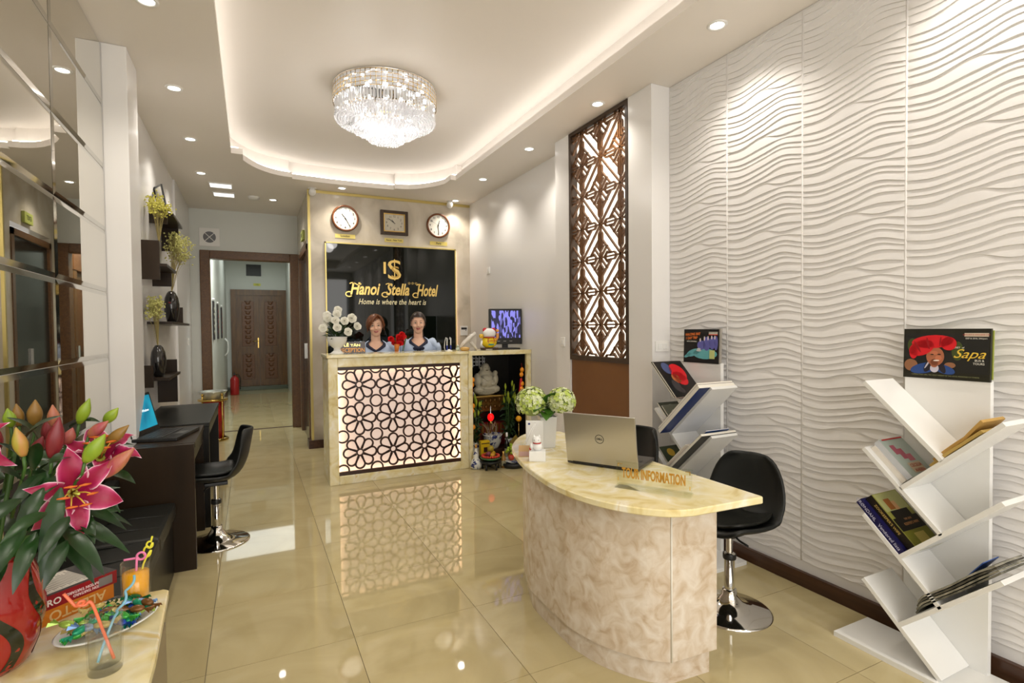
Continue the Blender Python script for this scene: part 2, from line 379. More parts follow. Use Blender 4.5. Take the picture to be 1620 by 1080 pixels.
# relief wall of wavy gypsum panels, 508 mm wide
def cr(keys, u):
    us = [0,.22,.5,.76,1.0]
    k = min(max(sum(1 for q in us if q <= u)-1, 0), 3); t = (u-us[k])/(us[k+1]-us[k]); t2 = t*t; t3 = t2*t
    def tan(i):
        if i == 0: return (keys[1]-keys[0])/(us[1]-us[0])
        if i == 4: return (keys[4]-keys[3])/(us[4]-us[3])
        return (keys[i+1]-keys[i-1])/(us[i+1]-us[i-1])
    h = us[k+1]-us[k]
    return (2*t3-3*t2+1)*keys[k]+(t3-2*t2+t)*h*tan(k)+(-2*t3+3*t2)*keys[k+1]+(t3-t2)*h*tan(k+1)
CURV = [(0.00,(0,-.013,.020,.037,.024)), (.14,(0,-.007,.015,.047,.032)), (.25,(0,-.007,.020,.050,.027)), (.41,(0,-.012,.010,.034,.006)),
        (.57,(0,-.0135,.008,.030,.003)), (.67,(0,-.014,.006,.028,.002)), (.80,(0,-.010,.012,.024,.006)), (.93,(.006,.004,.034,.008,.018))]
# heights go up; the last curve is the one with the early hump
PER = .27; NU = 26; ZB, ZT = .135, CZ-.002; PW = .5085
curves = []
for k in range(-1, 13):
    for (fz, keys) in CURV: curves.append([ZB-.06+(k+fz)*PER + (0 if True else 0), keys])
mb = MB(); TS = [0,.10,.3,.55,.8,.97]; rows = []
for ci in range(len(curves)-1):
    for t in TS: rows.append((ci, t))
grid = []
for iu in range(NU+1):
    u = iu/NU; zc = [z+cr(k, u) for z, k in curves]; col = []
    for q in range(1, len(zc)): zc[q] = max(zc[q], zc[q-1]+.007)
    edge = min(1, min(u, 1-u)*PW/.010)
    for ci, t in rows:
        z = zc[ci]+(zc[ci+1]-zc[ci])*t; gap = zc[ci+1]-zc[ci]
        Hh = min(.0078, .22*gap)
        h = Hh*(1-t**1.1)
        h = edge*h + (1-edge)*.003
        zz = min(max(z, ZB), ZT)
        if z > ZT-.03: h *= max(0, (ZT-z)/.03) if z < ZT else 0
        col.append((-h-.004, PW*(1-u), zz))
    grid.append(col)
nr = len(rows); vs = [p for c in grid for p in c]
fs = []
for i in range(NU):
    for j in range(nr-1):
        if vs[i*nr+j][2] == vs[i*nr+j+1][2] == vs[(i+1)*nr+j][2] == vs[(i+1)*nr+j+1][2]: continue
        fs.append((i*nr+j, i*nr+j+1, (i+1)*nr+j+1, (i+1)*nr+j))
mb.add(vs, fs, True); wave_me = mb.mesh('wavy_panel', M['wave'])
try: wave_me.set_sharp_from_angle(angle=R(50))
except Exception: pass
ww = struct('wall_relief', MB().box(2.700, 2.7145, -2.2, 2.93, .07, CZ-.001), M['wave'])
for k in range(10):
    inst('wavy_panel', wave_me, ww, (2.700, 2.9285-PW*(k+1), 0))
for k in range(1, 10):
    MB().tube([(2.697, 2.9285-PW*k, .135), (2.697, 2.9285-PW*k, CZ-.01)], .0065, 8).build('joint_bead', M['seam'], ww)
struct('baseboard_right', MB().box(2.672, 2.70, -2.2, 2.93, 0, .078, .004), M['base'])
struct('baseboard_pillar', MB().box(2.515, 2.53, 2.93, 3.186, 0, .078).box(2.53, 2.70, 2.916, 2.93, 0, .078), M['base'])

# backlit screen in the pillar niche (local frame: x along wall = -y, front face at x=2.53)
sc_ = thing('backlit_screen', 'tall brown geometric lattice screen glowing in the white pillar', 'screen', (2.545, 3.594, 0))
hw = .405
fr = MB().box(-.02,.05,-hw,-hw+.03,1.15,3.115).box(-.02,.05,hw-.03,hw,1.15,3.115).box(-.02,.05,-hw+.03,hw-.03,3.085,3.115).box(-.02,.05,-hw+.03,hw-.03,1.15,1.19)
fr.build('frame', M['lframe'], sc_)
B(.0,.05,-hw,hw,0,1.15).build('lower_panel', M['pwood'], sc_)
B(.070,.080,-hw,hw,1.15,3.11).build('diffuser', M['lglow'], sc_)
def star_cell(flip, wd=.0125, t=.018):
    m = MB(); a = .265; b = .27
    def S(*pts):
        for p, q in zip(pts, pts[1:]):
            P_ = [((1-x if flip else x)*a, z*b) for x, z in (p, q)]
            m.bar(P_[0], P_[1], wd, t)
    m.bar((0,0),(a,0),wd,t); m.bar((0,0),(0,b),wd,t)
    S((.085,.28),(.085,.72)); S((.915,.28),(.915,.72)); S((.0,.20),(.085,.28)); S((.085,.72),(0,.80)); S((1,.20),(.915,.28)); S((.915,.72),(1,.80))
    S((.30,.10),(.70,.10)); S((.30,.90),(.70,.90)); S((.30,.10),(.20,0)); S((.70,.10),(.80,0)); S((.30,.90),(.20,1)); S((.70,.90),(.80,1))
    S((0,0),(1,1)); S((.085,.46),(.54,.915)); S((.46,.085),(.915,.54))
    S((1,0),(.66,.34)); S((0,1),(.34,.66)); S((.915,.28),(.84,.36)); S((.72,.085),(.64,.16)); S((.085,.72),(.16,.64)); S((.28,.915),(.36,.84))
    return m
def clip_me(mb, name, mt, x0, x1, z0, z1):
    me = mb.mesh(name, mt); bm = bmesh.new(); bm.from_mesh(me)
    for co, no in (((x0,0,0),(-1,0,0)),((x1,0,0),(1,0,0)),((0,0,z0),(0,0,-1)),((0,0,z1),(0,0,1))):
        bmesh.ops.bisect_plane(bm, geom=bm.verts[:]+bm.edges[:]+bm.faces[:], plane_co=co, plane_no=no, clear_outer=True)
    bm.to_mesh(me); bm.free(); return me
# cells: star centres at y = 3.828, 3.575, 3.307 (pitch .265), z = 2.80 - .27k
full = {f: star_cell(f).mesh('lattice_cell', M['lwood']) for f in (False, True)}
for i in range(-1, 4):
    for j in range(-1, 8):
        sx0 = (3.594-3.835)+i*.265-.0; z0 = 2.80+.27-.27*(j)-.27
        y_l, z_l = -hw+.03, 1.19
        # local x' runs toward -y
        x0_, x1_ = max(-hw+.03, -1e9), hw-.03
        X0 = (3.835-3.594)*-1+i*.265
        flip = (i+j) % 2 == 0
        lo, hi = X0, X0+.265
        if hi < -hw+.031 or lo > hw-.031 or z0+.27 < 1.191 or z0 > 3.084: continue
        if lo >= -hw+.03 and hi <= hw-.03 and z0 >= 1.19 and z0+.27 <= 3.085: me = full[flip]
        else: me = clip_me(star_cell(flip), 'lattice_cell', M['lwood'], -hw+.03-X0, hw-.03-X0, 1.19-z0, 3.085-z0)
        if len(me.polygons) == 0: continue
        o = inst('lattice_cell', me, sc_, (0, -X0, z0), R(-90))
# ================================================================ CEILING LAMPS
def downlight(x, y, label, z=CZ, e=None):
    t = thing('downlight', label, 'ceiling light', (x, y, z), 0, 'recessed ceiling downlights')
    MB().lathe([(.036,-.001),(.040,-.006),(.052,-.007),(.056,-.002),(.056,0)], 24).build('trim_ring', M['plastic'], t)
    MB().lathe([(0,-.004),(.030,-.0045),(.037,-.002)], 20).build('lens', M['lamp'], t)
    light('downlight_beam', 'SPOT', (x, y, z-.03), K_SPOT if e is None else e, (1,.93,.83), .04, spot=R(125), blend=.9)
    return t
lt = ['nearest downlight of the left row, at the top picture edge', 'downlight of the left row beside the white pillar', 'downlight of the left row above the wall shelves', 'farthest downlight of the left row, before the ceiling vents']
for y, lb in zip((3.30,4.39,5.48,6.6), lt): downlight(-.45, y, lb)
rt = ['nearest downlight of the right row, above the wavy wall', 'downlight of the right row above the lattice screen', 'downlight of the right row just past the white pillar', 'downlight of the right row between pillar and clock wall']
for y, lb in zip((2.215,3.37,4.476,5.594), rt): downlight(2.39, y, lb)
downlight(.285, 7.565, 'downlight in the low ceiling before the corridor door frame')
downlight(1.003, 6.62, 'downlight close above the London clock')
downlight(2.45, 6.66, 'downlight close above the Paris clock, beside a camera')
for y, q in ((1.1,'first'), (0.0,'second'), (-1.1,'third')): downlight(-.45, y, q+' downlight of the left row towards the street'); downlight(2.39, y, q+' downlight of the right row towards the street')
def grille(x, y, label):
    t = thing('ceiling_vent', label, 'ceiling light', (x, y, CZ), 0, 'square lit ceiling panels before the corridor')
    MB().box(-.12,.12,-.105,-.095,-.012,0).box(-.12,.12,.095,.105,-.012,0).box(-.12,-.11,-.095,.095,-.012,0).box(.11,.12,-.095,.095,-.012,0).build('frame', M['plastic'], t)
    B(-.11,.11,-.095,.095,-.006,-.001).build('lens', mat('panel_lens', (.9,.9,.9), .4, emit=(1,1,1), es=1.2), t)
grille(-.285, 7.05, 'nearer white rectangular ceiling panel before the corridor'); grille(-.27, 7.50, 'farther white rectangular ceiling panel before the corridor')
sm = thing('smoke_detector', 'round white smoke detector on the ceiling before the corridor', 'smoke detector', (.06, 7.5, CZ))
MB().lathe([(0,-.035),(.05,-.034),(.062,-.02),(.07,-.004),(.07,0)], 20).build('housing', M['plastic'], sm)
def dome_cam(x, y, label):
    t = thing('security_camera', label, 'camera', (x, y, CZ), 0, 'small white security cameras')
    MB().lathe([(0,-.004),(.045,-.004),(.048,-.001),(.048,0)], 18).build('mount', M['plastic'], t)
    m = MB(); m.T = tr(0,0,-.038) @ rot(R(55),'X'); m.lathe([(0,.035),(.028,.032),(.04,.012),(.04,-.02),(.036,-.035)], 18)
    b = m.build('camera_body', M['plastic'], t)
    m = MB(); m.T = tr(0,0,-.038) @ rot(R(55),'X'); m.lathe([(.036,-.035),(.026,-.039),(.012,-.040),(0,-.041)], 16).build('lens', M['black'], b)
dome_cam(.685, 6.77, 'white dome camera at the left end of the clock wall')
dome_cam(2.40, 6.74, 'white dome camera above the Paris clock')

# crystal chandelier
ch = thing('crystal_chandelier', 'round three-tiered crystal chandelier on the ceiling', 'chandelier', (1.0, 4.3, UZ))
M['crys'] = mat('crystal', (.95,.95,.96), .06, trans=.45, ior=1.5); 
M['crys2'] = mat('crystal_bead', (.95,.95,.97), .05, trans=.5, ior=1.6, spec=.9)
MB().lathe([(0,0),(.405,0),(.405,-.012),(.35,-.02),(0,-.02)], 40).build('canopy', M['chrome'], ch)
grid_m = MB()
for q in range(5): 
    m2 = MB(); m2.T = tr(0,0,-.012-.03*q); m2.torus(.402, .0022, 56, 5); grid_m.v, grid_m.f, grid_m.sm = (grid_m.v+m2.v, grid_m.f+[tuple(i+len(grid_m.v) for i in f) for f in m2.f], grid_m.sm+m2.sm)
for k in range(64):
    a = 2*pi*k/64; grid_m.tube([(.402*cos(a),.402*sin(a),-.01),(.402*cos(a),.402*sin(a),-.132)], .0018, 4)
rimp = grid_m.build('rim_grid', M['brass'], ch)
mb = MB()
for k in range(64):
    a = 2*pi*(k+.5)/64
    for q in range(4):
        mb.T = rot(a) @ tr(.400,0,-.027-.03*q); mb.box(-.003,.003,-.015,.015,-.011,.011)
mb.build('rim_crystal', M['crys2'], rimp)
def rods(r, z0, z1, nk, name, mt):
    m = MB()
    for k in range(nk):
        a = 2*pi*k/nk; x, y = r*cos(a), r*sin(a)
        m.T = MX.Identity(4); m.tube([(x,y,z0),(x,y,z1)], .0052, 5, smooth=False)
    return m.build(name, mt, ch)
def beads(r0, z, rows_, nk, name, s=.014):
    m = MB(); m.T = MX.Identity(4)
    for q in range(rows_):
        r = r0-q*.022; kk = max(6, int(nk*r/r0))
        for k in range(kk):
            a = 2*pi*(k+.5*q)/kk; m.ball((r*cos(a), r*sin(a), z-.004*q+random.uniform(-.004,.004)), (s*.75,s*.75,s), 6, 4, smooth=False)
    o = m.build(name, M['crys2'], ch); o['kind'] = 'stuff'; return o
for r, z0, z1, nk in ((.385,-.13,-.235,100),(.375,-.13,-.205,90),(.255,-.17,-.31,76),(.245,-.17,-.28,70),(.135,-.24,-.385,48),(.125,-.24,-.375,44)):
    rods(r, z0, z1, nk, 'crystal_rods', M['crys'])['kind'] = 'stuff'
beads(.385,-.245,6,96,'crystal_beads'); beads(.255,-.32,5,66,'crystal_beads'); beads(.135,-.395,6,40,'crystal_beads', .013)
lampm = mat('bulb', (1,1,1), .5, emit=(1,.97,.94), es=K_CHB)
for r, z, nk in ((.31,-.09,14),(.19,-.2,9),(.06,-.30,5)):
    for k in range(nk):
        a = 2*pi*k/nk
        MB().ball((r*cos(a), r*sin(a), z), .017, 8, 6).build('bulb', lampm, ch)
for k in range(4):
    a = pi/4+pi/2*k
    light('chandelier_glow', 'POINT', (1.0+.30*cos(a), 4.3+.30*sin(a), 2.84), K_CHL/4, (1,.95,.9), .08)

# ================================================================ RECEPTION COUNTER
ctr = thing('reception_counter', 'yellow marble reception counter with glowing flower lattice front', 'counter', (.62, 5.08, 0))
fw = 1.362; Ht = 1.2
# frame rails (moulded), side, top
MB().box(0,.085,0,.03,0,Ht-.03,.006).build('frame_stile', M['onyx'], ctr); MB().box(fw-.085,fw,0,.03,0,Ht-.03,.006).build('frame_stile', M['onyx'], ctr)
MB().box(.085,fw-.085,0,.03,Ht-.115,Ht-.03,.006).build('frame_rail', M['onyx'], ctr); MB().box(.085,fw-.085,0,.03,0,.08,.006).build('frame_rail', M['onyx'], ctr)
B(-.012,fw+.0,-.018,.42,Ht-.03,Ht,.006).build('countertop', M['onyx'], ctr)
B(0,.03,.031,.42,0,Ht-.03).build('side_panel', M['onyx'], ctr); B(fw-.03,fw,.031,.42,0,Ht-.03).build('side_panel', M['onyx'], ctr)
B(.03,fw-.03,.40,.42,0,Ht-.03).build('back_panel', M['dwood'], ctr)
pan = B(.04,fw-.04,.075,.085,.03,Ht-.05).build('diffuser_panel', M['wglow'], ctr)
x0, x1, z0, z1 = .085, fw-.085, .08, Ht-.115
MB().box(x0,x1,.012,.034,z0,z0+.034).build('lattice_rail', M['lacq'], ctr); MB().box(x0,x1,.012,.034,z1-.030,z1).build('lattice_rail', M['lacq'], ctr)
for q in ((x0-.02,z0-.01,x0-.015,z1+.01),(x1+.015,z0-.01,x1+.02,z1+.01)):
    B(q[0],q[2],.045,.06,q[1],q[3]).build('edge_led', M['ledw'], ctr)
B(x0,x1,.045,.06,z0-.02,z0-.015).build('edge_led', M['ledw'], ctr); B(x0,x1,.045,.06,z1+.015,z1+.02).build('edge_led', M['ledw'], ctr)
fx0, fz0, px_, pz_ = .897-.62, .28, .312, .3185
def flower_mb():
    m = MB()
    for k in range(8):
        a = pi/2+2*pi*k/8
        pts = []
        for t in range(15):
            # teardrop: tip near centre, round outer end
            tt = t/14; ang = -pi*.66+2*pi*.66*tt; R0 = .0425
            cxp = .1085; x = cxp+R0*cos(ang); y = R0*sin(ang); pts.append((x, y))
        pts = [(.036,-.0115)]+pts+[(.036,.0115)]
        pts = [(x*cos(a)-y*sin(a), x*sin(a)+y*cos(a)) for x, y in pts]
        m.ribbon(pts, .0155, .016, closed=False)
    m.ribbon([(.030*cos(2*pi*i/16), .030*sin(2*pi*i/16)) for i in range(16)], .0135, .0165)
    return m
def ring_mb():
    return MB().ribbon([(.054*cos(2*pi*i/28), .054*sin(2*pi*i/28)) for i in range(28)], .0145, .0158)
fme = flower_mb().mesh('lattice_flower', M['lacq']); rme = ring_mb().mesh('lattice_ring', M['lacq'])
for i in range(5):
    for j in range(4):
        for kind, cx, cz, rr in (('f', fx0+px_*i, fz0+pz_*j, .15), ('r', fx0+px_*(i-.5), fz0+pz_*(j-.5), .062)):
            lo = (cx-rr > x0 and cx+rr < x1 and cz-rr > z0+.0 and cz+rr < z1)
            if cx+rr < x0+.01 or cx-rr > x1-.01 or cz+rr < z0+.03 or cz-rr > z1-.03: continue
            nm = 'lattice_flower' if kind == 'f' else 'lattice_ring'
            if lo: me = fme if kind == 'f' else rme
            else: me = clip_me(flower_mb() if kind == 'f' else ring_mb(), nm, M['lacq'], x0-cx, x1-cx, z0-cz, z1-cz)
            if len(me.polygons) > 3: inst(nm, me, ctr, (cx, .014, cz))
# inner desk of the counter
B(.05,1.30,.42,.62,.70,.735).build('work_shelf', M['dwood'], ctr)

# altar niche cabinet beside the counter
ac = thing('altar_cabinet', 'yellow marble open altar cabinet beside the reception counter', 'cabinet', (1.985, 5.08, 0))
aw = .725
B(.0,.045,0,.45,0,Ht-.045).build('side_panel', M['onyx'], ac); B(aw-.055,aw,0,.45,0,Ht-.045).build('side_panel', M['onyx'], ac)
B(-.0,aw,-.012,.46,Ht-.045,Ht).build('top_slab', M['onyx'], ac)
B(.045,aw-.055,.44,.45,0,Ht-.045).build('back_panel', M['dwood2'], ac)
B(.045,aw-.055,.03,.44,0,.012).build('floor_panel', M['dwood2'], ac); B(.0455,.050,.03,.44,.012,Ht-.05).build('dark_lining', M['dwood2'], ac); B(aw-.060,aw-.0555,.03,.44,.012,Ht-.05).build('dark_lining', M['dwood2'], ac); B(.05,aw-.06,.03,.44,Ht-.050,Ht-.0455).build('dark_lining', M['dwood2'], ac)
B(.11,.50,.20,.44,.690,.705).build('statue_shelf', M['brass'], ac)
# white fretwork in the niche back
fw_ = MB(); fw_.T = tr(.0,.425,0)
for x in range(8):
    xx = .06+.04*x
    for zz in (1.02,1.06,1.10): 
        fw_.bar((xx,zz),(xx+.028,zz),.007,.008)
    fw_.bar((xx,.98+.02*(x%3)),(xx,1.12),.007,.008)
    if x % 2: fw_.bar((xx+.02,1.02),(xx+.02,1.10),.006,.008)
fw_.build('white_fretwork', M['plastic'], ac)

# reception back board with gold lettering
bb = thing('glass_sign_board', 'large black glass hotel sign with gold script lettering', 'sign', (1.66, 6.84, 0))
B(-.825,.825,-.02,-.002,.75,2.49).build('glass', M['board'], bb)
MB().box(-.84,-.825,-.03,-.001,.75,2.505).box(.825,.84,-.03,-.001,.75,2.505).box(-.84,.84,-.03,-.001,2.49,2.505).build('trim', M['goldtrim'], bb)
for x in (.832,): B(x+.009,x+.013,-.024,-.004,.80,2.48).build('edge_led', mat('warm_edge_led',(1,1,1),.5,emit=(1,.55,.25),es=2.0), bb)
text('Hanoi', .24, M['gold'], bb, loc=(-.365,-.026,1.945), shear=.30, depth=.004, bold=.006, fit=(.37,.155))
text('Stella', .24, M['gold'], bb, loc=(.045,-.026,1.945), shear=.30, depth=.004, bold=.006, fit=(.30,.155))
text('Hotel', .24, M['gold'], bb, loc=(.440,-.026,1.940), shear=.30, depth=.004, bold=.006, fit=(.29,.155))
# swash strokes that turn the capitals into script
m = MB(); m.T = tr(0,-.03,0)
for sx_, w_ in ((-.555,1),(-.110,.8),(.290,1)):
    pts = [(sx_+.11*w_+.10*cos(t)*w_, 1.93+.10*sin(t)) for t in [R(200)+R(150)*k/8 for k in range(9)]]
    pts2 = [(sx_-.01+.040*cos(t), 1.875+.030*sin(t)) for t in [R(60)+R(260)*k/8 for k in range(9)]]
    m.ribbon(pts2, .014, .006, closed=False)
    m.ribbon([(sx_+.02*q, 2.005+.014*sin(q*.9)) for q in range(8 if sx_ < -.3 else 4)], .013, .006, closed=False)
m.build('lettering_swash', M['gold'], bb)
text('Home is where the heart is', .082, mat('pale_gold',(.80,.72,.45),.3,.4), bb, loc=(-.015,-.024,1.785), shear=.3, depth=.002, bold=.001, spacing=1.08, fit=(.87,.070))
text('S', .30, M['gold'], bb, loc=(.005,-.026,2.195), depth=.004, fit=(.17,.25))
text('S', .20, mat('dark_gold',(.55,.36,.10),.25,.9), bb, loc=(.015,-.03,2.165), depth=.004, fit=(.10,.15))
text('I', .17, M['gold'], bb, loc=(-.120,-.026,2.215), depth=.004, fit=(.030,.15))
text('I', .26, M['gold'], bb, loc=(.005,-.03,2.195), depth=.003, fit=(.012,.27))
m = MB(); m.T = tr(0,-.026,0)
for k in range(3):
    cx, cz = .195+.045*k, 2.028
    pts = [(cx+(.018 if q%2==0 else .008)*sin(pi*q/5), cz+(.018 if q%2==0 else .008)*cos(pi*q/5)) for q in range(10)]
    m.ribbon(pts, .004, .004)
m.build('star_marks', M['gold'], bb)

def clock_round(x, label, hands, name_txt, px0, px1, pz):
    t = thing('wall_clock', label, 'clock', (x, 6.84, 2.805), 0, 'clocks over the sign board')
    m = MB(); m.T = rot(R(90),'X'); m.lathe([(.158,0),(.164,.02),(.160,.036),(.150,.042),(.140,.036),(.138,.02)], 40); m.build('rim', M['brn'], t)
    m = MB(); m.T = rot(R(90),'X'); m.lathe([(0,.018),(.140,.018)], 36, smooth=False); m.build('dial', M['flo'], t)
    for k in range(1,13):
        a = pi/2-2*pi*k/12; text(str(k), .036, M['black'], t, name='numeral', loc=(.112*cos(a),-.019,.112*sin(a)), depth=.0006, bold=.0008)
    for nm, ang, ln, wd in (('hour_hand', hands[0], .07, .008), ('minute_hand', hands[1], .105, .006)):
        a = pi/2-R(ang); m = MB(); m.T = tr(0,-.024,0); m.bar((-.02*cos(a),-.02*sin(a)),(ln*cos(a),ln*sin(a)),wd,.002); m.build(nm, M['black'], t)
    a = pi/2-R(hands[2]); m = MB(); m.T = tr(0,-.027,0); m.bar((-.03*cos(a),-.03*sin(a)),(.11*cos(a),.11*sin(a)),.002,.001); m.build('second_hand', M['black'], t)
    m = MB(); m.T = rot(R(90),'X'); m.lathe([(0,.029),(.007,.029),(.008,.018)], 12); m.build('hub', M['black'], t)
M['brn'] = mat('brown_clock_rim', (.16,.055,.02), .2)
def plate(x, z, txt, label, w_=.24, sz=.036):
    t = thing('name_plate', label, 'name plate', (x, 6.84, z), 0, 'gold city plates under the clocks')
    B(-w_/2,w_/2,-.006,0,-.024,.024).build('plate', mat('gold_plate',(.75,.62,.18),.3,.3), t)
    text(txt, sz, M['black'], t, loc=(0,-.0065,0), depth=.0005, bold=.0006)
clock_round(1.067, 'round brown-rimmed clock above the London plate', (322, 150, 310), '', 0,0,0)
clock_round(2.262, 'round brown-rimmed clock above the Paris plate', (15, 178, 300), '', 0,0,0)
t = thing('wall_clock', 'square dark wooden wall clock with beige dial', 'clock', (1.673, 6.84, 2.795), 0, 'clocks over the sign board')
m = MB(); m.T = tr(0,0,0)
for a in ((-.177,-.137,-.04,0,-.155,.155),(.137,.177,-.04,0,-.155,.155),(-.137,.137,-.04,0,.115,.155),(-.137,.137,-.04,0,-.155,-.115)): m.box(*a, b=.006)
m.build('frame', M['lframe'], t)
m = MB()
for a in ((-.137,-.127,-.034,-.01,-.115,.115),(.127,.137,-.034,-.01,-.115,.115),(-.127,.127,-.034,-.01,.105,.115),(-.127,.127,-.034,-.01,-.115,-.105)): m.box(*a)
m.build('inner_bezel', M['brass'], t)
B(-.128,.128,-.016,-.010,-.106,.106).build('dial', mat('beige_dial',(.58,.54,.44),.35), t)
for k in range(1,13):
    a = pi/2-2*pi*k/12; text(str(k), .036, M['black'], t, name='numeral', loc=(.098*cos(a),-.0165,.084*sin(a)), depth=.0006)
for nm, ang, ln in (('hour_hand', 322, .05), ('minute_hand', 305, .085)):
    a = pi/2-R(ang); m = MB(); m.T = tr(0,-.021,0); m.bar((-.015*cos(a),-.015*sin(a)),(ln*cos(a),ln*sin(a)),.006,.002); m.build(nm, M['black'], t)
plate(1.065, 2.588, 'London', 'gold plate reading London'); plate(1.67, 2.575, 'Hanoi - New York', 'gold plate reading Hanoi New York', .24, .027); plate(2.268, 2.572, 'Paris', 'gold plate reading Paris')
t = thing('thermostat', 'white wall controller with dark display beside the black board', 'controller', (2.61, 6.84, 1.405))
B(-.055,.055,-.018,0,-.065,.065,.004).build('housing', M['plastic'], t); B(-.04,.04,-.0195,-.017,.018,.045).build('display', M['black'], t)
B(.02,.03,-.0205,-.017,.0,.01).build('button', M['black'], t)

def switchplate(loc, rz, label, w_=.12, h=.075, nr=2):
    t = thing('light_switch', label, 'switch', loc, rz)
    B(-w_/2,w_/2,-.009,0,-h/2,h/2,.003).build('plate', M['plastic'], t)
    for k in range(nr):
        cx = (k-(nr-1)/2)*.045; B(cx-.018,cx+.018,-.0125,-.008,-.02,.02,.002).build('rocker', M['white'], t)
switchplate((2.615, 2.93, 1.288), 0, 'double white light switch on the white pillar')
switchplate((2.715, 6.2, 2.165), R(-90), 'small wall plate high on the far right wall', .085, .085, 1)
switchplate((2.53, 4.12, 1.30), R(-90), 'white switch on the pillar strip beyond the lattice screen', .07, .085, 1)
switchplate((-.735, 8.0, 1.30), R(90), 'white switch on the left wall before the door frame', .08, .09, 1)
switchplate((-.735, 8.0, .42), R(90), 'low white socket on the left wall behind the ash bin', .08, .08, 1)

# ================================================================ TOUR DESK
td = thing('tour_desk', 'curved beige stone tour desk with yellow marble top', 'desk', (0,0,0))
front = [(1.80,2.97),(1.74,3.035),(1.67,3.055),(1.57,3.02),(1.47,2.935),(1.335,2.745),(1.26,2.55),(1.20,2.325),(1.165,2.08),(1.163,1.90),(1.195,1.735),(1.26,1.60),(1.34,1.51),(1.40,1.475),(1.46,1.458),(1.797,1.440),(1.805,1.447)]
def spline(pts, k=6):
    out = []
    n = len(pts)
    for i in range(n-1):
        p0, p1, p2, p3 = [V(pts[min(max(j,0),n-1)]) for j in (i-1,i,i+1,i+2)]
        for t in [q/k for q in range(k)]:
            out.append(tuple(.5*((2*p1)+(-p0+p2)*t+(2*p0-5*p1+4*p2-p3)*t*t+(-p0+3*p1-3*p2+p3)*t**3)))
    out.append(tuple(pts[-1])); return out
arc = spline(front[:15], 5)
top = arc+[front[15], front[16]]
def slab(poly, z0, z1, b=.004):
    m = MB(); n = len(poly); ins = offset(poly, b) if True else poly
    c = V((sum(p[0] for p in poly)/n, sum(p[1] for p in poly)/n))
    if (V(ins[5])-c).length > (V(poly[5])-c).length: ins = offset(poly, -b)
    m.add([(x,y,z0+b) for x,y in poly]+[(x,y,z1-b) for x,y in poly]+[(x,y,z1) for x,y in ins]+[(x,y,z0) for x,y in ins],
          [(i,(i+1)%n,n+(i+1)%n,n+i) for i in range(n)]+[(n+i,n+(i+1)%n,2*n+(i+1)%n,2*n+i) for i in range(n)]+[(3*n+i,3*n+(i+1)%n,(i+1)%n,i) for i in range(n)]+[tuple(range(2*n,3*n)), tuple(range(3*n,4*n))])
    return m
slab(top, .722, .75).build('marble_top', M['onyx'], td)
body = [(1.245,2.36),(1.238,2.2),(1.236,2.05),(1.24,1.97),(1.275,1.83),(1.33,1.725),(1.39,1.645),(1.463,1.588)]
bodyf = spline([(1.56,2.90),(1.44,2.78),(1.34,2.62),(1.275,2.46)]+body, 5)
poly = bodyf+[(1.69,1.572),(1.69,2.86)]
MB().prism(poly, .10, .722).build('stone_body', M['stone'], td)
pl = offset(poly, .02)
c = V((1.5,2.2)); 
if (V(pl[5])-c).length > (V(poly[5])-c).length: pl = offset(poly, -.02)
MB().prism(pl, 0, .10).build('plinth', M['stone'], td)
MB().tube([(1.4635,1.5875,.10),(1.4635,1.5875,.722)], .004, 6).build('corner_joint', M['flo'], td)

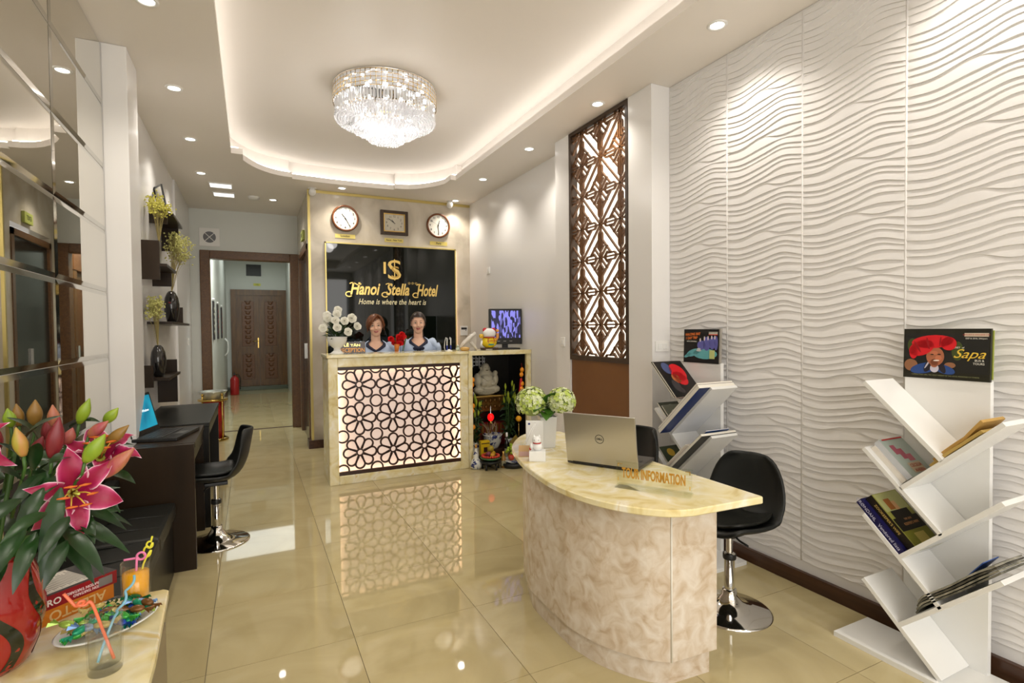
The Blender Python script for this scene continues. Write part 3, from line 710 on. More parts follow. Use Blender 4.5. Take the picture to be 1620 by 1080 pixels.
# bar stools
def stool(name_label, loc, rz, h=.43):
    t = thing('bar_stool', name_label, 'stool', loc, rz, 'black shell stools on chrome stands')
    MB().lathe([(0,0),(.20,0),(.201,.004),(.19,.010),(.12,.022),(.06,.05),(.036,.085),(.033,.11),(.0,.11)], 40).build('base', M['chrome'], t)
    MB().lathe([(.025,.10),(.025,.27),(.030,.272),(.030,.288),(.022,.292),(0,.292)], 18).build('outer_tube', M['chrome'], t)
    MB().lathe([(.0305,.262),(.032,.268),(.032,.285),(.0305,.29)], 18).build('collar', M['black'], t)
    MB().lathe([(.016,.28),(.016,h-.02)], 14).build('gas_post', M['chrome'], t)
    MB().box(-.07,.07,-.07,.07,h-.035,h-.012,.006).build('seat_bracket', M['black'], t)
    MB().tube([(0,0,h-.03),(.06,.10,h-.035),(.07,.15,h-.04)], .005, 6).build('height_lever', M['black'], t)
    # shell: one curved sheet, front at +x, back at -x
    prof = [(.215,.005,.185),(.19,.028,.20),(.12,.018,.215),(.02,.008,.225),(-.08,.012,.228),(-.145,.045,.226),(-.18,.11,.222),(-.200,.18,.212),(-.212,.25,.190),(-.224,.31,.150),(-.23,.335,.10)]
    rings = []
    for x, z, hw_ in prof:
        r = []
        for k in range(13):
            u = -1+2*k/12; lift = .045*abs(u)**3 if z < .1 else .0
            fwd = .07*abs(u)**2.2 if z > .04 else 0
            r.append((x+fwd, u*hw_, h+z+lift))
        rings.append(r)
    n_ = 13; vs = [p for r in rings for p in r]
    cen = []
    m = MB(); m.add(vs, [(i*n_+k, i*n_+k+1, (i+1)*n_+k+1, (i+1)*n_+k) for i in range(len(rings)-1) for k in range(n_-1)], True)
    o = m.build('seat_shell', M['seatpl'], t)
    so = o.modifiers.new('thick', 'SOLIDIFY'); so.thickness = .022; so.offset = 0
    sb = o.modifiers.new('sub', 'SUBSURF'); sb.levels = 1; sb.render_levels = 1
    # seat pad
    m = MB(); rr = []
    for x, z, hw_ in ((.19,.045,.15),(.13,.045,.185),(.03,.038,.19),(-.06,.038,.185),(-.12,.055,.16)):
        rr.append([(x, hw_*u, h+z+.035*abs(u)**3) for u in [-1+2*k/8 for k in range(9)]])
    vs = [p for r in rr for p in r]; m.add(vs, [(i*9+k, i*9+k+1, (i+1)*9+k+1, (i+1)*9+k) for i in range(4) for k in range(8)], True)
    o = m.build('seat_pad', M['leather'], t); so = o.modifiers.new('thick', 'SOLIDIFY'); so.thickness = .02; so.offset = 0
    o.modifiers.new('sub', 'SUBSURF').render_levels = 1
    return t
stool('black bar stool with chrome foot, nearest to the wavy wall shelf', (2.13,1.90,0), R(186))
stool('black bar stool behind the open silver laptop', (2.14,2.78,0), R(172))
stool('black bar stool at the dark desk on the left', (-.235,4.10,0), R(184))

# ================================================================ BOOK TREES
def book_tree(y0, label):
    t = thing('tree_shelf', label, 'bookshelf', (0, y0, 0), 0, 'white tree-shaped display shelves')
    # local y: board spans -.15..+.15 ; world y0 = 1.20 centre
    B(2.605,2.630,-.15,.155,0,1.195).build('back_board', M['white'], t)
    B(2.375,2.632,-.32,.325,0,.022).build('foot_plate', M['white'], t)
    def plank(a, b, nm, x0=2.395, x1=2.604, th=.018):
        (ya, za), (yb, zb) = a, b; L = math.hypot(yb-ya, zb-za); an = math.atan2(zb-za, yb-ya)
        m = MB(); m.T = tr(0, ya, za) @ rot(an, 'X'); m.box(x0, x1, 0, L, -th/2, th/2, .0015); m.build(nm, M['white'], t)
    for z in (1.175, .885, .595, .31): plank((.21, z), (-.085, z-.285), 'left_plank')
    for z in (.745, .46, .175): plank((.062, z), (-.275, z+.32), 'right_plank')
    return t
book_tree(1.20, 'white tree bookshelf nearest the camera, holding novels and newspapers')
book_tree(2.54, 'white tree bookshelf behind the stools, holding brochures and folders')

def on_plank(y0, a, b, dist, wid, length, th, x0, off=.0):
    """matrix: origin on the plank top; X = depth(x world), Y = along the plank (down-up), Z = normal"""
    (ya, za), (yb, zb) = a, b; an = math.atan2(zb-za, yb-ya)
    return tr(x0, y0+ya, za) @ rot(an, 'X') @ tr(0, dist, .010+off)
def book_at(label, mtx, wid, ln, th, cover, title=None, extra=None, name='book', cat='book', group=None, spine='+x'):
    """closed book lying flat in its own frame: x 0..wid, y 0..ln, z 0..th; spine on x=0 side"""
    t = thing(name, label, cat, (0,0,0), 0, group); t.matrix_world = mtx
    B(.002,wid-.002,.003,ln-.003,.002,th-.002).build('pages', M['flo'], t)
    MB().box(0,wid,0,ln,0,.002).box(0,wid,0,ln,th-.002,th).box(-.0015,.0015,0,ln,0,th).build('cover', cover, t)
    return t
LP = lambda z: ((.21,z),(-.085,z-.285))
def fr_left(y0, z, dist, x0, off=0): 
    # frame on a left plank: Y axis runs DOWN the plank from its high tip, Z axis = up normal
    ya, za = .21, z; d = V((0,-.295,-.285)).normalized(); nrm = V((0,-.285,.295)).normalized(); nrm = V((0, -.695, .719))
    nrm = d.cross(V((1,0,0))); 
    if nrm.z < 0: nrm = -nrm
    X = V((1,0,0)); Y = d; Z = X.cross(Y)
    if Z.z < 0: X = -X; Z = X.cross(Y)
    o = V((x0, y0+ya, za)) + d*dist + Z*(.0095+off)
    m = MX.Identity(4)
    for i in range(3): m[i][0], m[i][1], m[i][2], m[i][3] = X[i], Y[i], Z[i], o[i]
    return m
def fr_right(y0, z, dist, x0, off=0):
    d = V((0,-.337,.32)).normalized(); X = V((1,0,0)); Y = d; Z = X.cross(Y)
    if Z.z < 0: X = -X; Z = X.cross(Y)
    o = V((x0, y0+.062, z)) + d*dist + Z*(.0095+off)
    m = MX.Identity(4)
    for i in range(3): m[i][0], m[i][1], m[i][2], m[i][3] = X[i], Y[i], Z[i], o[i]
    return m
# In fr_left frames X points to -x (toward the room), so x' grows toward the viewer
def pr(nm, col, parent, x0,x1,y0,y1,z, rough=.5, t=.0004): return B(x0,x1,y0,y1,z,z+t).build(nm, mat(nm, srgb(*col), rough), parent)
# novels on the second left plank (near tree)
def novel(label, m, wd, ln, th, col, title, spine_t, pics=(), tcol=(230,225,210), spc=None, tsz=.02, ssz=.014, st2=None):
    t = thing('book', label, 'book', (0,0,0), 0, 'books on the near tree shelf'); t.matrix_world = m
    cv = mat('cover', srgb(*col), .35)
    B(.002,wd-.003,.002,ln-.002,.0015,th-.0015).build('pages', M['flo'], t)
    c = MB().box(0,wd,0,ln,0,.0015).box(0,wd,0,ln,th-.0015,th).build('cover', cv, t)
    s = B(wd-.001,wd+.001,0,ln,0,th).build('spine', mat('spine', srgb(*(spc or col)), .35), t)
    for q_, (nm, cc, a) in enumerate(pics): pr(nm, cc, c, *a, th+.0003*q_, t=.0005)
    for tx_, sz, cx, cy, cc, sh in title:
        text(tx_, sz, mat('print', srgb(*cc), .5), c, name='title', loc=(cx,cy,th+.0012+.0003*len(pics)), rot_=(0,0,0) if False else (0,0,R(180)), depth=.0002, shear=sh)
    if spine_t:
        text(spine_t, ssz, mat('print', srgb(*tcol), .5), s, name='title', depth=.0002, matrix=tr(wd+.0013, ln*.45, th/2) @ rot(R(90),'Z') @ rot(R(90),'X'))
    return t
# frames: X toward viewer (-x), Y down the plank
m0 = lambda z, d, off=0: fr_left(1.20, z, d, 2.60, off)
def up(m, ang, wd=0): return m
yy = .885
novel('thin white paperback at the bottom of the upper book pair', m0(.885,.012), .175, .175, .020, (222,216,206), [], None)
novel('pale green novel with pink shoes printed on its cover', m0(.885,.002,.021), .165, .185, .026, (176,190,182),
      [('CECELIA', .021, .078, .140, (176,50,48), 0), ('AHERN', .021, .078, .163, (176,50,48), 0), ('Lilya', .016, .045, .182, (70,60,60), .3)], None,
      [('pink_print', (176,92,110), (.075,.110,.055,.105)), ('pink_print', (190,110,124), (.045,.085,.085,.118)), ('pink_print', (176,92,110), (.105,.135,.035,.08)), ('title_box', (206,190,160), (.035,.122,.125,.172)), ('red_edge', (190,36,40), (.004,.15,.002,.008))], spc=(196,200,206))
novel('blue hardcover novel under the forest-cover paperback', m0(.595,-.052), .20, .245, .030, (26,24,74), [], 'GRØNDAHL   Vendored lists', tcol=(190,190,215), ssz=.020)
novel('green and yellow paperback with a woman on its cover', m0(.595,-.045,.031), .178, .240, .034, (150,150,70),
      [("KEEPER'S WIFE", .016, .080, .150, (196,140,90), 0), ('THE ZOO', .012, .082, .130, (196,140,90), 0)], "ZOOKEEPER'S WIFE",
      [('sky_print', (176,178,120), (.006,.17,.003,.085)), ('hair_print', (160,96,40), (.095,.135,.03,.08)), ('face_print', (206,160,116), (.072,.098,.045,.085)), ('coat_print', (26,20,18), (.03,.15,.085,.118)), ('title_band', (22,18,14), (.002,.173,.118,.175)), ('meadow_print', (120,120,40), (.004,.172,.176,.258)), ('path_print', (186,170,90), (.05,.12,.19,.24))],
      tcol=(200,170,90), spc=(24,18,12), ssz=.016)
# brown envelopes on the upper right plank
for k, (c, lb) in enumerate((((196,166,92),'lower brown paper book on the upper right plank'), ((190,152,82),'topmost open brown paper book on the right plank'))):
    t = thing('paper_book', lb, 'book', (0,0,0), 0, 'books on the near tree shelf'); t.matrix_world = fr_right(1.20, .745, .15+.02*k, 2.598 if k else 2.60, .014*k)
    pg = mat('kraft_pages', srgb(*c), .6); m = MB()
    nx = 8
    L = .235
    def sheet(zo): return [( (x, y*L, zo+.006*sin(pi*y)+.016*(y>.62)*(y-.62)/.38*(k+.4)) ) for y in [q/nx for q in range(nx+1)] for x in (0,.185-.015*k)]
    a = sheet(0); b_ = sheet(.011); n0 = len(a)
    m.add(a+b_, [(2*i,2*i+1,2*i+3,2*i+2) for i in range(nx)]+[(n0+2*i,n0+2*i+2,n0+2*i+3,n0+2*i+1) for i in range(nx)]+[(2*i,2*i+2,n0+2*i+2,n0+2*i) for i in range(nx)]+[(2*i+1,n0+2*i+1,n0+2*i+3,2*i+3) for i in range(nx)]+[(0,n0,n0+1,1),(2*nx,2*nx+1,n0+2*nx+1,n0+2*nx)])
    m.build('pages', pg, t)
# newspapers on the lowest right plank
def wavy_sheet(label, m_, L, W, z0, amp, colm, name='newspaper', th=.003, ph=0, x0=0, folds=3):
    t = thing(name, label, 'newspaper', (0,0,0), 0, 'newspapers on the low plank'); t.matrix_world = m_
    nx = 24; m = MB(); a = []
    for q in range(nx+1):
        y = q/nx
        z = z0+amp*sin(y*9+ph)*(.3+.7*y)+(.012*sin(min(1,y*8)*pi*.5))
        for x in (x0, x0+W): a.append((x, y*L, z))
    b_ = [(x,y,z+th) for x,y,z in a]; n0 = len(a)
    m.add(a+b_, [(2*i,2*i+1,2*i+3,2*i+2) for i in range(nx)]+[(n0+2*i,n0+2*i+2,n0+2*i+3,n0+2*i+1) for i in range(nx)]+[(2*i,2*i+2,n0+2*i+2,n0+2*i) for i in range(nx)]+[(2*i+1,n0+2*i+1,n0+2*i+3,2*i+3) for i in range(nx)]+[(0,n0,n0+1,1),(2*nx,2*nx+1,n0+2*nx+1,n0+2*nx)])
    m.build('folded_sheets', colm, t); return t
np_ = [noisy('newsprint_%d' % k, [srgb(*a), srgb(*b)], 30, .7, 3, 0) for k, (a, b) in enumerate((((40,40,34),(120,118,104)), ((90,90,78),(150,146,130)), ((30,30,26),(96,92,78)), ((110,108,96),(160,156,142))))]
names = ['lowest newspaper of the pile on the low plank', 'second newspaper up in the pile on the low plank', 'second newspaper from the top of the low plank pile', 'topmost crumpled newspaper on the low plank']
for k in range(4):
    wavy_sheet(names[k], fr_right(1.20, .175, .10+.012*k, 2.60, .0), .385-.012*k, .205, .002+.0095*k, .0016+.0005*k, np_[k], th=.0062, ph=.4*k)
t = thing('magazine', 'blue magazine corner sticking out of the newspaper pile', 'magazine'); t.matrix_world = fr_right(1.20, .175, .335, 2.56, .045)
m = MB(); m.T = rot(R(12),'X'); m.box(0,.12,0,.10,0,.003); m.build('pages', mat('blue_print', srgb(50,90,170), .3), t)
# Sapa tour brochure on top of the near tree
def brochure(yc, w_, h_, x, z, label, tilt=0):
    t = thing('brochure', label, 'brochure', (x, yc, z), R(-90))
    # local: x to the right as seen from the room, y into the wall, z up
    t.rotation_euler = (R(tilt), 0, R(-90)); return t
bro = brochure(1.205, .31, .21, 2.600, 1.192, 'framed Sapa tour brochure on the near tree shelf', -2)
B(-.155,.155,0,.012,0,.212).build('board', mat('sapa_board', srgb(34,33,24), .3), bro)
img = B(-.149,.150,-.0006,.0002,.030,.192).build('picture', mat('forest_print', srgb(32,32,30), .35), bro)
def disc(m, cx, cz, rx, rz, y, n=18, a=0, t_=.0004):
    pts = [(cx+rx*cos(2*pi*i/n)*cos(a)-rz*sin(2*pi*i/n)*sin(a), cz+rx*cos(2*pi*i/n)*sin(a)+rz*sin(2*pi*i/n)*cos(a)) for i in range(n)]
    return m.add([(x,y,z) for x,z in pts]+[(x,y+t_,z) for x,z in pts], [tuple(range(n))]+[(i,(i+1)%n,n+(i+1)%n,n+i) for i in range(n)])
def flat(nm, col, parent, blobs, y, rough=.45):
    mt = mat(nm, srgb(*col), rough)
    for b_ in blobs: disc(MB_ := MB(), *b_[:4], y, a=b_[4] if len(b_) > 4 else 0).build(nm, mt, parent)
flat('lawn_print', (64,76,34), img, [(-.12,.14,.02,.03),(.045,.12,.02,.04)], -.0010)
flat('basket_print', (140,96,66), img, [(-.125,.055,.026,.026),(.02,.06,.02,.012)], -.0012)
flat('blue_cloth_print', (40,70,130), img, [(-.072,.044,.056,.022,.25),(.0,.042,.040,.018,-.3)], -.0014)
flat('pattern_cloth_print', (34,30,40), img, [(-.055,.058,.014,.034,-.5),(-.012,.056,.012,.034,.45)], -.0018)
flat('collar_print', (190,186,200), img, [(-.035,.045,.016,.018),(-.062,.060,.003,.02,-.5)], -.0022)
flat('face_print', (164,100,70), img, [(-.033,.095,.033,.040),(-.036,.066,.015,.018)], -.0026)
flat('cheek_print', (186,112,80), img, [(-.021,.088,.012,.012),(-.038,.110,.016,.008)], -.0030)
flat('smile_print', (226,210,196), img, [(-.028,.078,.011,.0032,.06)], -.0034)
flat('eye_print', (30,18,14), img, [(-.044,.103,.0065,.0022),(-.018,.104,.0065,.0022)], -.0034)
flat('scarf_print', (206,24,34), img, [(-.045,.157,.078,.028,.08),(-.085,.130,.050,.032,.4),(-.115,.112,.016,.030),(.015,.150,.028,.028)], -.0032)
flat('scarf_fold_print', (150,12,22), img, [(-.10,.135,.004,.028,.5),(-.06,.150,.004,.026,.2),(-.015,.158,.003,.02,-.1)], -.0036)
text('Sapa', .052, mat('yellow_print', srgb(226,190,70), .4), bro, loc=(.083,-.002,.108), shear=.45, depth=.0003, sx=1.15, name='title')
text('SECRET  of', .010, M['flo'], bro, loc=(.045,-.002,.134), depth=.0002, name='title')
text('BUS &', .012, M['flo'], bro, loc=(.120,-.002,.083), depth=.0002, name='title'); text('TOURS', .012, M['flo'], bro, loc=(.118,-.002,.070), depth=.0002, name='title')
t_ = B(.068,.148,-.0012,.0,.180,.194).build('label_strip', mat('strip', srgb(206,190,170), .5), bro)
text('SAPA BUS & LIMOUSINE CAR', .007, mat('red_print', srgb(170,50,40), .5), bro, loc=(.108,-.002,.187), depth=.0002, name='title')
text('DEP & 2018, 24h/pers', .008, M['flo'], bro, loc=(.108,-.002,.172), depth=.0002, name='title')
text('CAMERA ETHIC HIKE, THE GREAT MARKET OF THE LOCAL MOUNTAIN OF TONKIN', .0075, mat('faded_print', srgb(130,130,90), .5), bro, loc=(0,-.001,.015), depth=.0002, name='title', sx=.85)
B(-.12,.158,.014,.020,.01,.205).build('rear_leaflet', mat('rear_leaflet', srgb(150,160,70), .4), bro)
# Halong brochure on the far tree
bh = brochure(2.545, .30, .18, 2.600, 1.2, 'Halong Bay day trip brochure on the far tree shelf', -2)
B(-.155,.140,0,.012,-.01,.208).build('board', mat('halong_board', srgb(24,22,18), .3), bh)
im2 = B(-.150,.136,-.0006,.0002,-.004,.203).build('picture', mat('night_print', srgb(22,20,20), .35), bh)
flat('water_print', (96,170,176), im2, [(.03,.05,.10,.034),(-.07,.055,.06,.022,.3),(-.12,.035,.03,.01,.4)], -.0010)
flat('cliff_print', (96,96,168), im2, [(.0,.105,.035,.030),(.045,.115,.030,.045),(.09,.12,.025,.04),(.12,.12,.015,.045)], -.0014)
flat('glow_print', (226,214,216), im2, [(-.01,.138,.006,.012),(.025,.148,.005,.014),(.055,.150,.005,.014),(.085,.155,.005,.012),(.11,.155,.005,.012)], -.0018)
flat('boat_print', (200,206,206), im2, [(-.02,.070,.022,.006),(-.02,.080,.016,.006)], -.0022)
B(.07,.112,-.0030,-.0022,.02,.075).build('note_print', mat('note_print', srgb(190,200,130), .5), bh)
text('HALONG BAY', .024, mat('orange_print', srgb(226,120,50), .5), bh, loc=(-.075,-.002,.175), depth=.0003, name='title', rot_=(R(90),R(-3),0), bold=.0006, shear=.1, sx=.85)
text('1 DAY TRIP', .024, mat('orange_print', srgb(226,120,50), .5), bh, loc=(-.086,-.002,.150), depth=.0003, name='title', rot_=(R(90),R(-3),0), bold=.0006, shear=.1, sx=.85)
text('WITH SWIMMING', .011, M['flo'], bh, loc=(-.083,-.002,.128), depth=.0003, name='title')
B(.06,.130,-.0016,0,.176,.190).build('label_strip', M['flo'], bh); B(.06,.130,-.0016,0,.170,.176).build('label_strip', mat('rs', srgb(196,60,40), .5), bh)
text('INDOCHINA', .012, M['black'], bh, loc=(.095,-.0022,.184), depth=.0002, name='title')
B(.141,.150,.002,.018,-.008,.212).build('rear_leaflet', M['silver'], bh)
# far tree: items on planks
fm = lambda z, d, off=0: fr_left(2.54, z, d, 2.598, off)
def mag(label, m_, W, L, th, col, prints=(), name='magazine', group='magazines on the far tree shelf', x0=0):
    t = thing(name, label, 'magazine' if name == 'magazine' else 'folder', (0,0,0), 0, group); t.matrix_world = m_
    B(x0,x0+W,.0,L,.001,th-.001).build('pages', M['flo'], t)
    c = MB().box(x0,x0+W,0,L,0,.001).box(x0,x0+W,0,L,th-.001,th).build('cover', mat('cover', srgb(*col), .3), t)
    for nm, cc, bl in prints:
        mm = MB()
        for cx, cy, rx, ry, a in bl:
            n = 16; pts = [(cx+rx*cos(2*pi*i/n)*cos(a)-ry*sin(2*pi*i/n)*sin(a), cy+rx*cos(2*pi*i/n)*sin(a)+ry*sin(2*pi*i/n)*cos(a)) for i in range(n)]
            mm.add([(x,y,th+.0004) for x,y in pts], [tuple(range(n))])
        mm.build(nm, mat(nm, srgb(*cc), .4), c)
    return t
mag('thin black magazine under the red-scarf magazine', fm(1.175,-.01), .24, .30, .009, (24,22,20))
mag('black magazine with a red headscarf woman, on the far tree', fm(1.175,.0,.0095), .235, .30, .010, (22,20,18),
    [('sky_print',(70,80,120),[(.16,.06,.035,.05,0)]),('scarf_print',(200,24,32),[(.09,.10,.062,.075,0),(.10,.15,.05,.06,.3)]),('face_print',(170,96,52),[(.135,.15,.032,.040,.2)]),('cloth_print',(60,54,56),[(.17,.21,.03,.05,0),(.15,.25,.02,.02,0)])])
t = mag('big dark blue folder standing on the far tree right plank', fr_right(2.54,.745,-.0,2.602,.0), .29, .46, .026, (22,44,96), name='folder', group='folders on the far tree shelf')
t = mag('brown-edged binder inside the blue folder pair', fr_right(2.54,.745,.01,2.600,.027), .285, .45, .012, (96,50,36), name='folder', group='folders on the far tree shelf')
mag('grey photo magazine half hidden below the red-scarf magazine', fm(.885,-.03,.0), .17, .21, .010, (60,66,56), [('photo_print',(150,160,140),[(.08,.06,.05,.04,0)])])
mag('pale magazine on top of the grey one, far tree middle plank', fm(.885,.0,.0105), .16, .20, .010, (120,124,110), [('photo_print',(190,196,184),[(.08,.09,.05,.05,0)])])
mag('yellow and green magazine on the third left plank, far tree', fm(.595,-.02,.0), .17, .20, .014, (60,70,50), [('photo_print',(206,170,60),[(.10,.05,.03,.03,0),(.05,.10,.03,.03,0)])])
t = mag('black folder on the far tree second right plank', fr_right(2.54,.46,.05,2.602,.0), .28, .42, .016, (34,36,30), name='folder', group='folders on the far tree shelf')
for k, (c, lb) in enumerate((((206,200,180),'cream folder above the black one on the far tree'), ((150,60,50),'thin red-edged folder in the lower pile, far tree'), ((216,212,196),'pale folder next below the light blue folder'))):
    mag(lb, fr_right(2.54,.46,.04-.01*k,2.600,.0165+.009*k), .27, .30, .0085, c, name='folder', group='folders on the far tree shelf')
mag('light blue folder topmost of the lower pile, far tree', fr_right(2.54,.46,.10,2.600,.044), .19, .34, .006, (50,96,170), name='folder', group='folders on the far tree shelf')
for k, (c, lb) in enumerate((((60,70,50),'green brochure pile lying low on the far tree'), ((180,176,160),'pale brochure on the low green pile, far tree'))):
    mag(lb, fr_right(2.54,.175,.06+.01*k,2.600,.0+.011*k), .20, .30, .010, c, name='magazine')

# ================================================================ LEFT SIDE FURNITURE
dk = thing('dark_desk', 'dark brown wooden desk carrying the black laptop', 'desk', (-.54, 3.68, 0))
B(-.215,.220,0,.04,0,.755,.002).build('side_panel', M['dwood'], dk); B(-.09,.215,.70,.735,0,.725,.002).build('side_panel', M['dwood'], dk)
B(-.092,.222,.04,.735,.725,.757,.002).build('desk_top', M['dwood'], dk); B(.188,.214,.04,.70,.64,.725,.002).build('drawer_front', M['dwood'], dk)
B(-.085,-.07,.04,.70,.3,.725).build('back_panel', M['dwood2'], dk)
d2 = thing('black_side_table', 'long black-topped table beyond the dark desk', 'table', (-.50, 4.43, 0))
B(-.24,.215,.0,1.22,.735,.765,.004).build('table_top', M['leather'], d2); B(-.24,.21,0.0,.035,0,.735).build('end_panel', M['dwood2'], d2); B(-.24,.21,1.17,1.205,0,.735).build('end_panel', M['dwood2'], d2); B(.19,.212,.035,1.17,.68,.735).build('apron', M['dwood2'], d2)
bn = thing('leather_bench', 'long black leather bench below the mirror wall', 'bench', (-.58, 2.75, 0))
B(-.155,.145,-.95,.915,0,.34).build('plinth', M['dwood2'], bn)
for k in range(3):
    y0, y1 = -.95+.6216*k, -.95+.6216*(k+1)-.004
    m = MB(); m.box(-.158,.165,y0,y1,.34,.43,.022); o = m.build('seat_cushion', M['leather'], bn)
m = MB(); 
for q in range(9): m.tube([(-.14,-.90+.19*q,.431),(.0,-.88+.19*q+.02*sin(q),.4325),(.14,-.87+.19*q,.430)], [.001,.004,.001], 5)
o = m.build('leather_creases', M['leather'], bn); o['kind'] = 'stuff'
B(-.165,-.10,-.95,.905,.43,.60,.02).build('low_backrest', M['leather'], bn)
# black laptop
lp = thing('black_laptop', 'open black laptop with blue screen on the dark desk', 'laptop', (-.50, 4.03, .757), R(-14))
B(-.12,.13,-.19,.19,0,.022,.005).build('base', M['black'], lp)
k_ = MB()
for r in range(5):
    for c in range(13): k_.box(-.085+.026*r,-.063+.026*r,-.17+.0262*c,-.1475+.0262*c,.022,.0245)
kb = k_.build('keyboard', mat('keycap', (.03,.03,.03), .45), lp); kb['kind'] = 'stuff'
B(.065,.115,-.05,.05,.022,.0232).build('touchpad', mat('touchpad',(.09,.09,.09),.3), lp)
m = MB(); m.T = tr(-.115,0,.022) @ rot(R(-14),'Y'); m.box(-.008,.004,-.19,.19,0,.255,.003); scn = m.build('screen_lid', M['black'], lp)
m = MB(); m.T = tr(-.115,0,.022) @ rot(R(-14),'Y'); m.box(.004,.0048,-.172,.172,.03,.238); bs = m.build('display', None, scn)
dm = noisy('blue_screen', [(.0,.10,.22),(.01,.28,.42),(.02,.42,.55)], 3.5, .3, 2, .5)
p = dm.node_tree.nodes['Principled BSDF']; dm.node_tree.links.new(dm.node_tree.nodes['Color Ramp'].outputs[0], p.inputs['Emission Color']); p.inputs['Emission Strength'].default_value = .55
bs.data.materials.append(dm)
m = MB(); m.T = tr(-.115,0,.022) @ rot(R(-14),'Y')
for a, b_ in ((0,0),(1,0),(0,1),(1,1)): m.box(.0049,.0053,-.03+.020*a,-.013+.020*a,.125+.020*b_,.142+.020*b_)
wh = mat('screen_white',(.9,.9,.9),.4,emit=(.9,1,1),es=.8); m.build('window_mark', wh, scn)
text('Windows', .024, wh, scn, name='lettering', depth=.0002, matrix=tr(-.115,0,.022) @ rot(R(-14),'Y') @ tr(.0052,.065,.143) @ rot(R(90),'Z') @ rot(R(90),'X'))

# wall shelves: plank plus end boards, on the wall at x=-.755
def wshelf(label, y0, y1, z, near, far, dn=.13, df=.14):
    t = thing('wall_shelf', label, 'shelf', (-.755, (y0+y1)/2, z), 0, 'dark zigzag wall shelves'); a, b_ = y0-(y0+y1)/2, y1-(y0+y1)/2
    B(0,.175,a,b_,-.011,.011).build('plank', M['dwood'], t)
    if near: B(0,dn,a-.014,a+.006,near[0]-z,near[1]-z).build('end_board', M['dwood'], t)
    if far: B(0,df,b_-.006,b_+.014,far[0]-z,far[1]-z).build('end_board', M['dwood'], t)
wshelf('topmost dark zigzag wall shelf, under the small picture frame', 5.40, 6.06, 2.43, (2.345,2.505), (2.20,2.505))
wshelf('second dark wall shelf from the top, with tall near board', 4.91, 5.48, 1.945, (1.83,2.13), (1.82,1.99), .13)
wshelf('dark wall shelf carrying the higher black vase', 5.15, 6.49, 1.500, None, (1.49,1.68), .10, .12)
wshelf('lowest dark wall shelf, carrying the lower black vase', 4.88, 5.62, 1.06, (1.00,1.17), (.80,1.18), .075, .15)
pf = thing('picture_frame', 'small dark picture frame leaning above the topmost shelf', 'picture frame', (-.68, 5.62, 2.505-.06), R(-64))
m = MB(); m.T = rot(R(10),'X')
for a in ((-.09,.09,0,.012,0,.014),(-.09,.09,0,.012,.256,.27),(-.09,-.076,0,.012,.014,.256),(.076,.09,0,.012,.014,.256)): m.box(*a)
m.build('frame', M['black'], pf)
m = MB(); m.T = rot(R(10),'X'); m.box(-.076,.076,.005,.009,.014,.256); m.build('picture', M['flo'], pf)
m = MB(); m.T = rot(R(10),'X'); m.tube([(-.02,.004,.06),(.0,.004,.11),(-.01,.004,.15),(.02,.004,.19)], .002, 4); m.tube([(.03,.004,.08),(.0,.004,.12),(.03,.004,.15)], .0015, 4); m.build('drawing', mat('ink',(.2,.1,.1),.6), pf)

M['blkv'] = noisy('black_glaze', [(.008,.008,.008),(.012,.010,.010),(.42,.02,.03)], 7, .06, 2, 1.2, stops=[.3,.60,.66], coat=.5)
M['twig'] = mat('dry_stem', srgb(150,136,84), .6)
M['dfl'] = mat('dried_flower', srgb(186,184,112), .7)
def dried(label_v, label_f, x, y, z, vh, spread, fh, seed, col=None, nst=26, vase=True, lean=(0,0)):
    rnd = random.Random(seed)
    if vase:
        t = thing('black_vase', label_v, 'vase', (x, y, z), 0, 'black and red vases on the wall shelves')
        s = vh/.28
        MB().lathe([(0,0),(.042*s,0),(.055*s,.03*s),(.072*s,.10*s),(.076*s,.16*s),(.066*s,.22*s),(.045*s,.262*s),(.030*s,.278*s),(.026*s,.28*s),(.022*s,.26*s),(0,.25*s)], 24, sx=.8, sy=1.15).build('vase_body', M['blkv'], t)
    b = thing('dried_bouquet', label_f, 'dried flowers', (x, y, z+vh-.02 if vase else z), 0, 'dried flower bunches on the wall shelves')
    m = MB(); f = MB()
    for k in range(nst):
        a = rnd.uniform(0, 2*pi); rr = spread*rnd.uniform(.2,1); h = fh*rnd.uniform(.65,1)
        tip = V((abs(rr*cos(a))*.8-.05+lean[0], rr*sin(a)+lean[1], h)); mid = tip*.5+V((0,0,h*.12))
        m.tube([(0,0,0),mid,tip], [.0018,.0014,.0008], 3, cap=False)
        for q in range(16):
            p = tip+V((rnd.gauss(0,1),rnd.gauss(0,1),rnd.gauss(0,1)))*spread*.16
            if q < 8: m.tube([mid+(tip-mid)*rnd.uniform(.3,.9), p], .0006, 3, cap=False)
            s_ = rnd.uniform(.005,.009); f.ball(p, s_, 4, 3, smooth=False)
    m.build('stems', M['twig'], b)['kind'] = 'stuff'
    f.build('blossoms', col or M['dfl'], b)['kind'] = 'stuff'
dried('', 'dried yellow-green sprig bunch at the topmost wall shelf', -.655, 5.12, 2.13, 0, .16, .40, 3, mat('dried_flower_y', srgb(196,190,84), .7), 24, False)
dried('black glazed vase with red print on the higher shelf', 'pale dried bouquet in the higher black vase', -.655, 5.80, 1.511, .29, .18, .52, 4, nst=40, lean=(.05,.12))
dried('black glazed vase with red print on the lowest shelf', 'pale dried bouquet in the lower black vase', -.665, 5.02, 1.071, .25, .11, .38, 5, nst=26, lean=(-.0,.0))

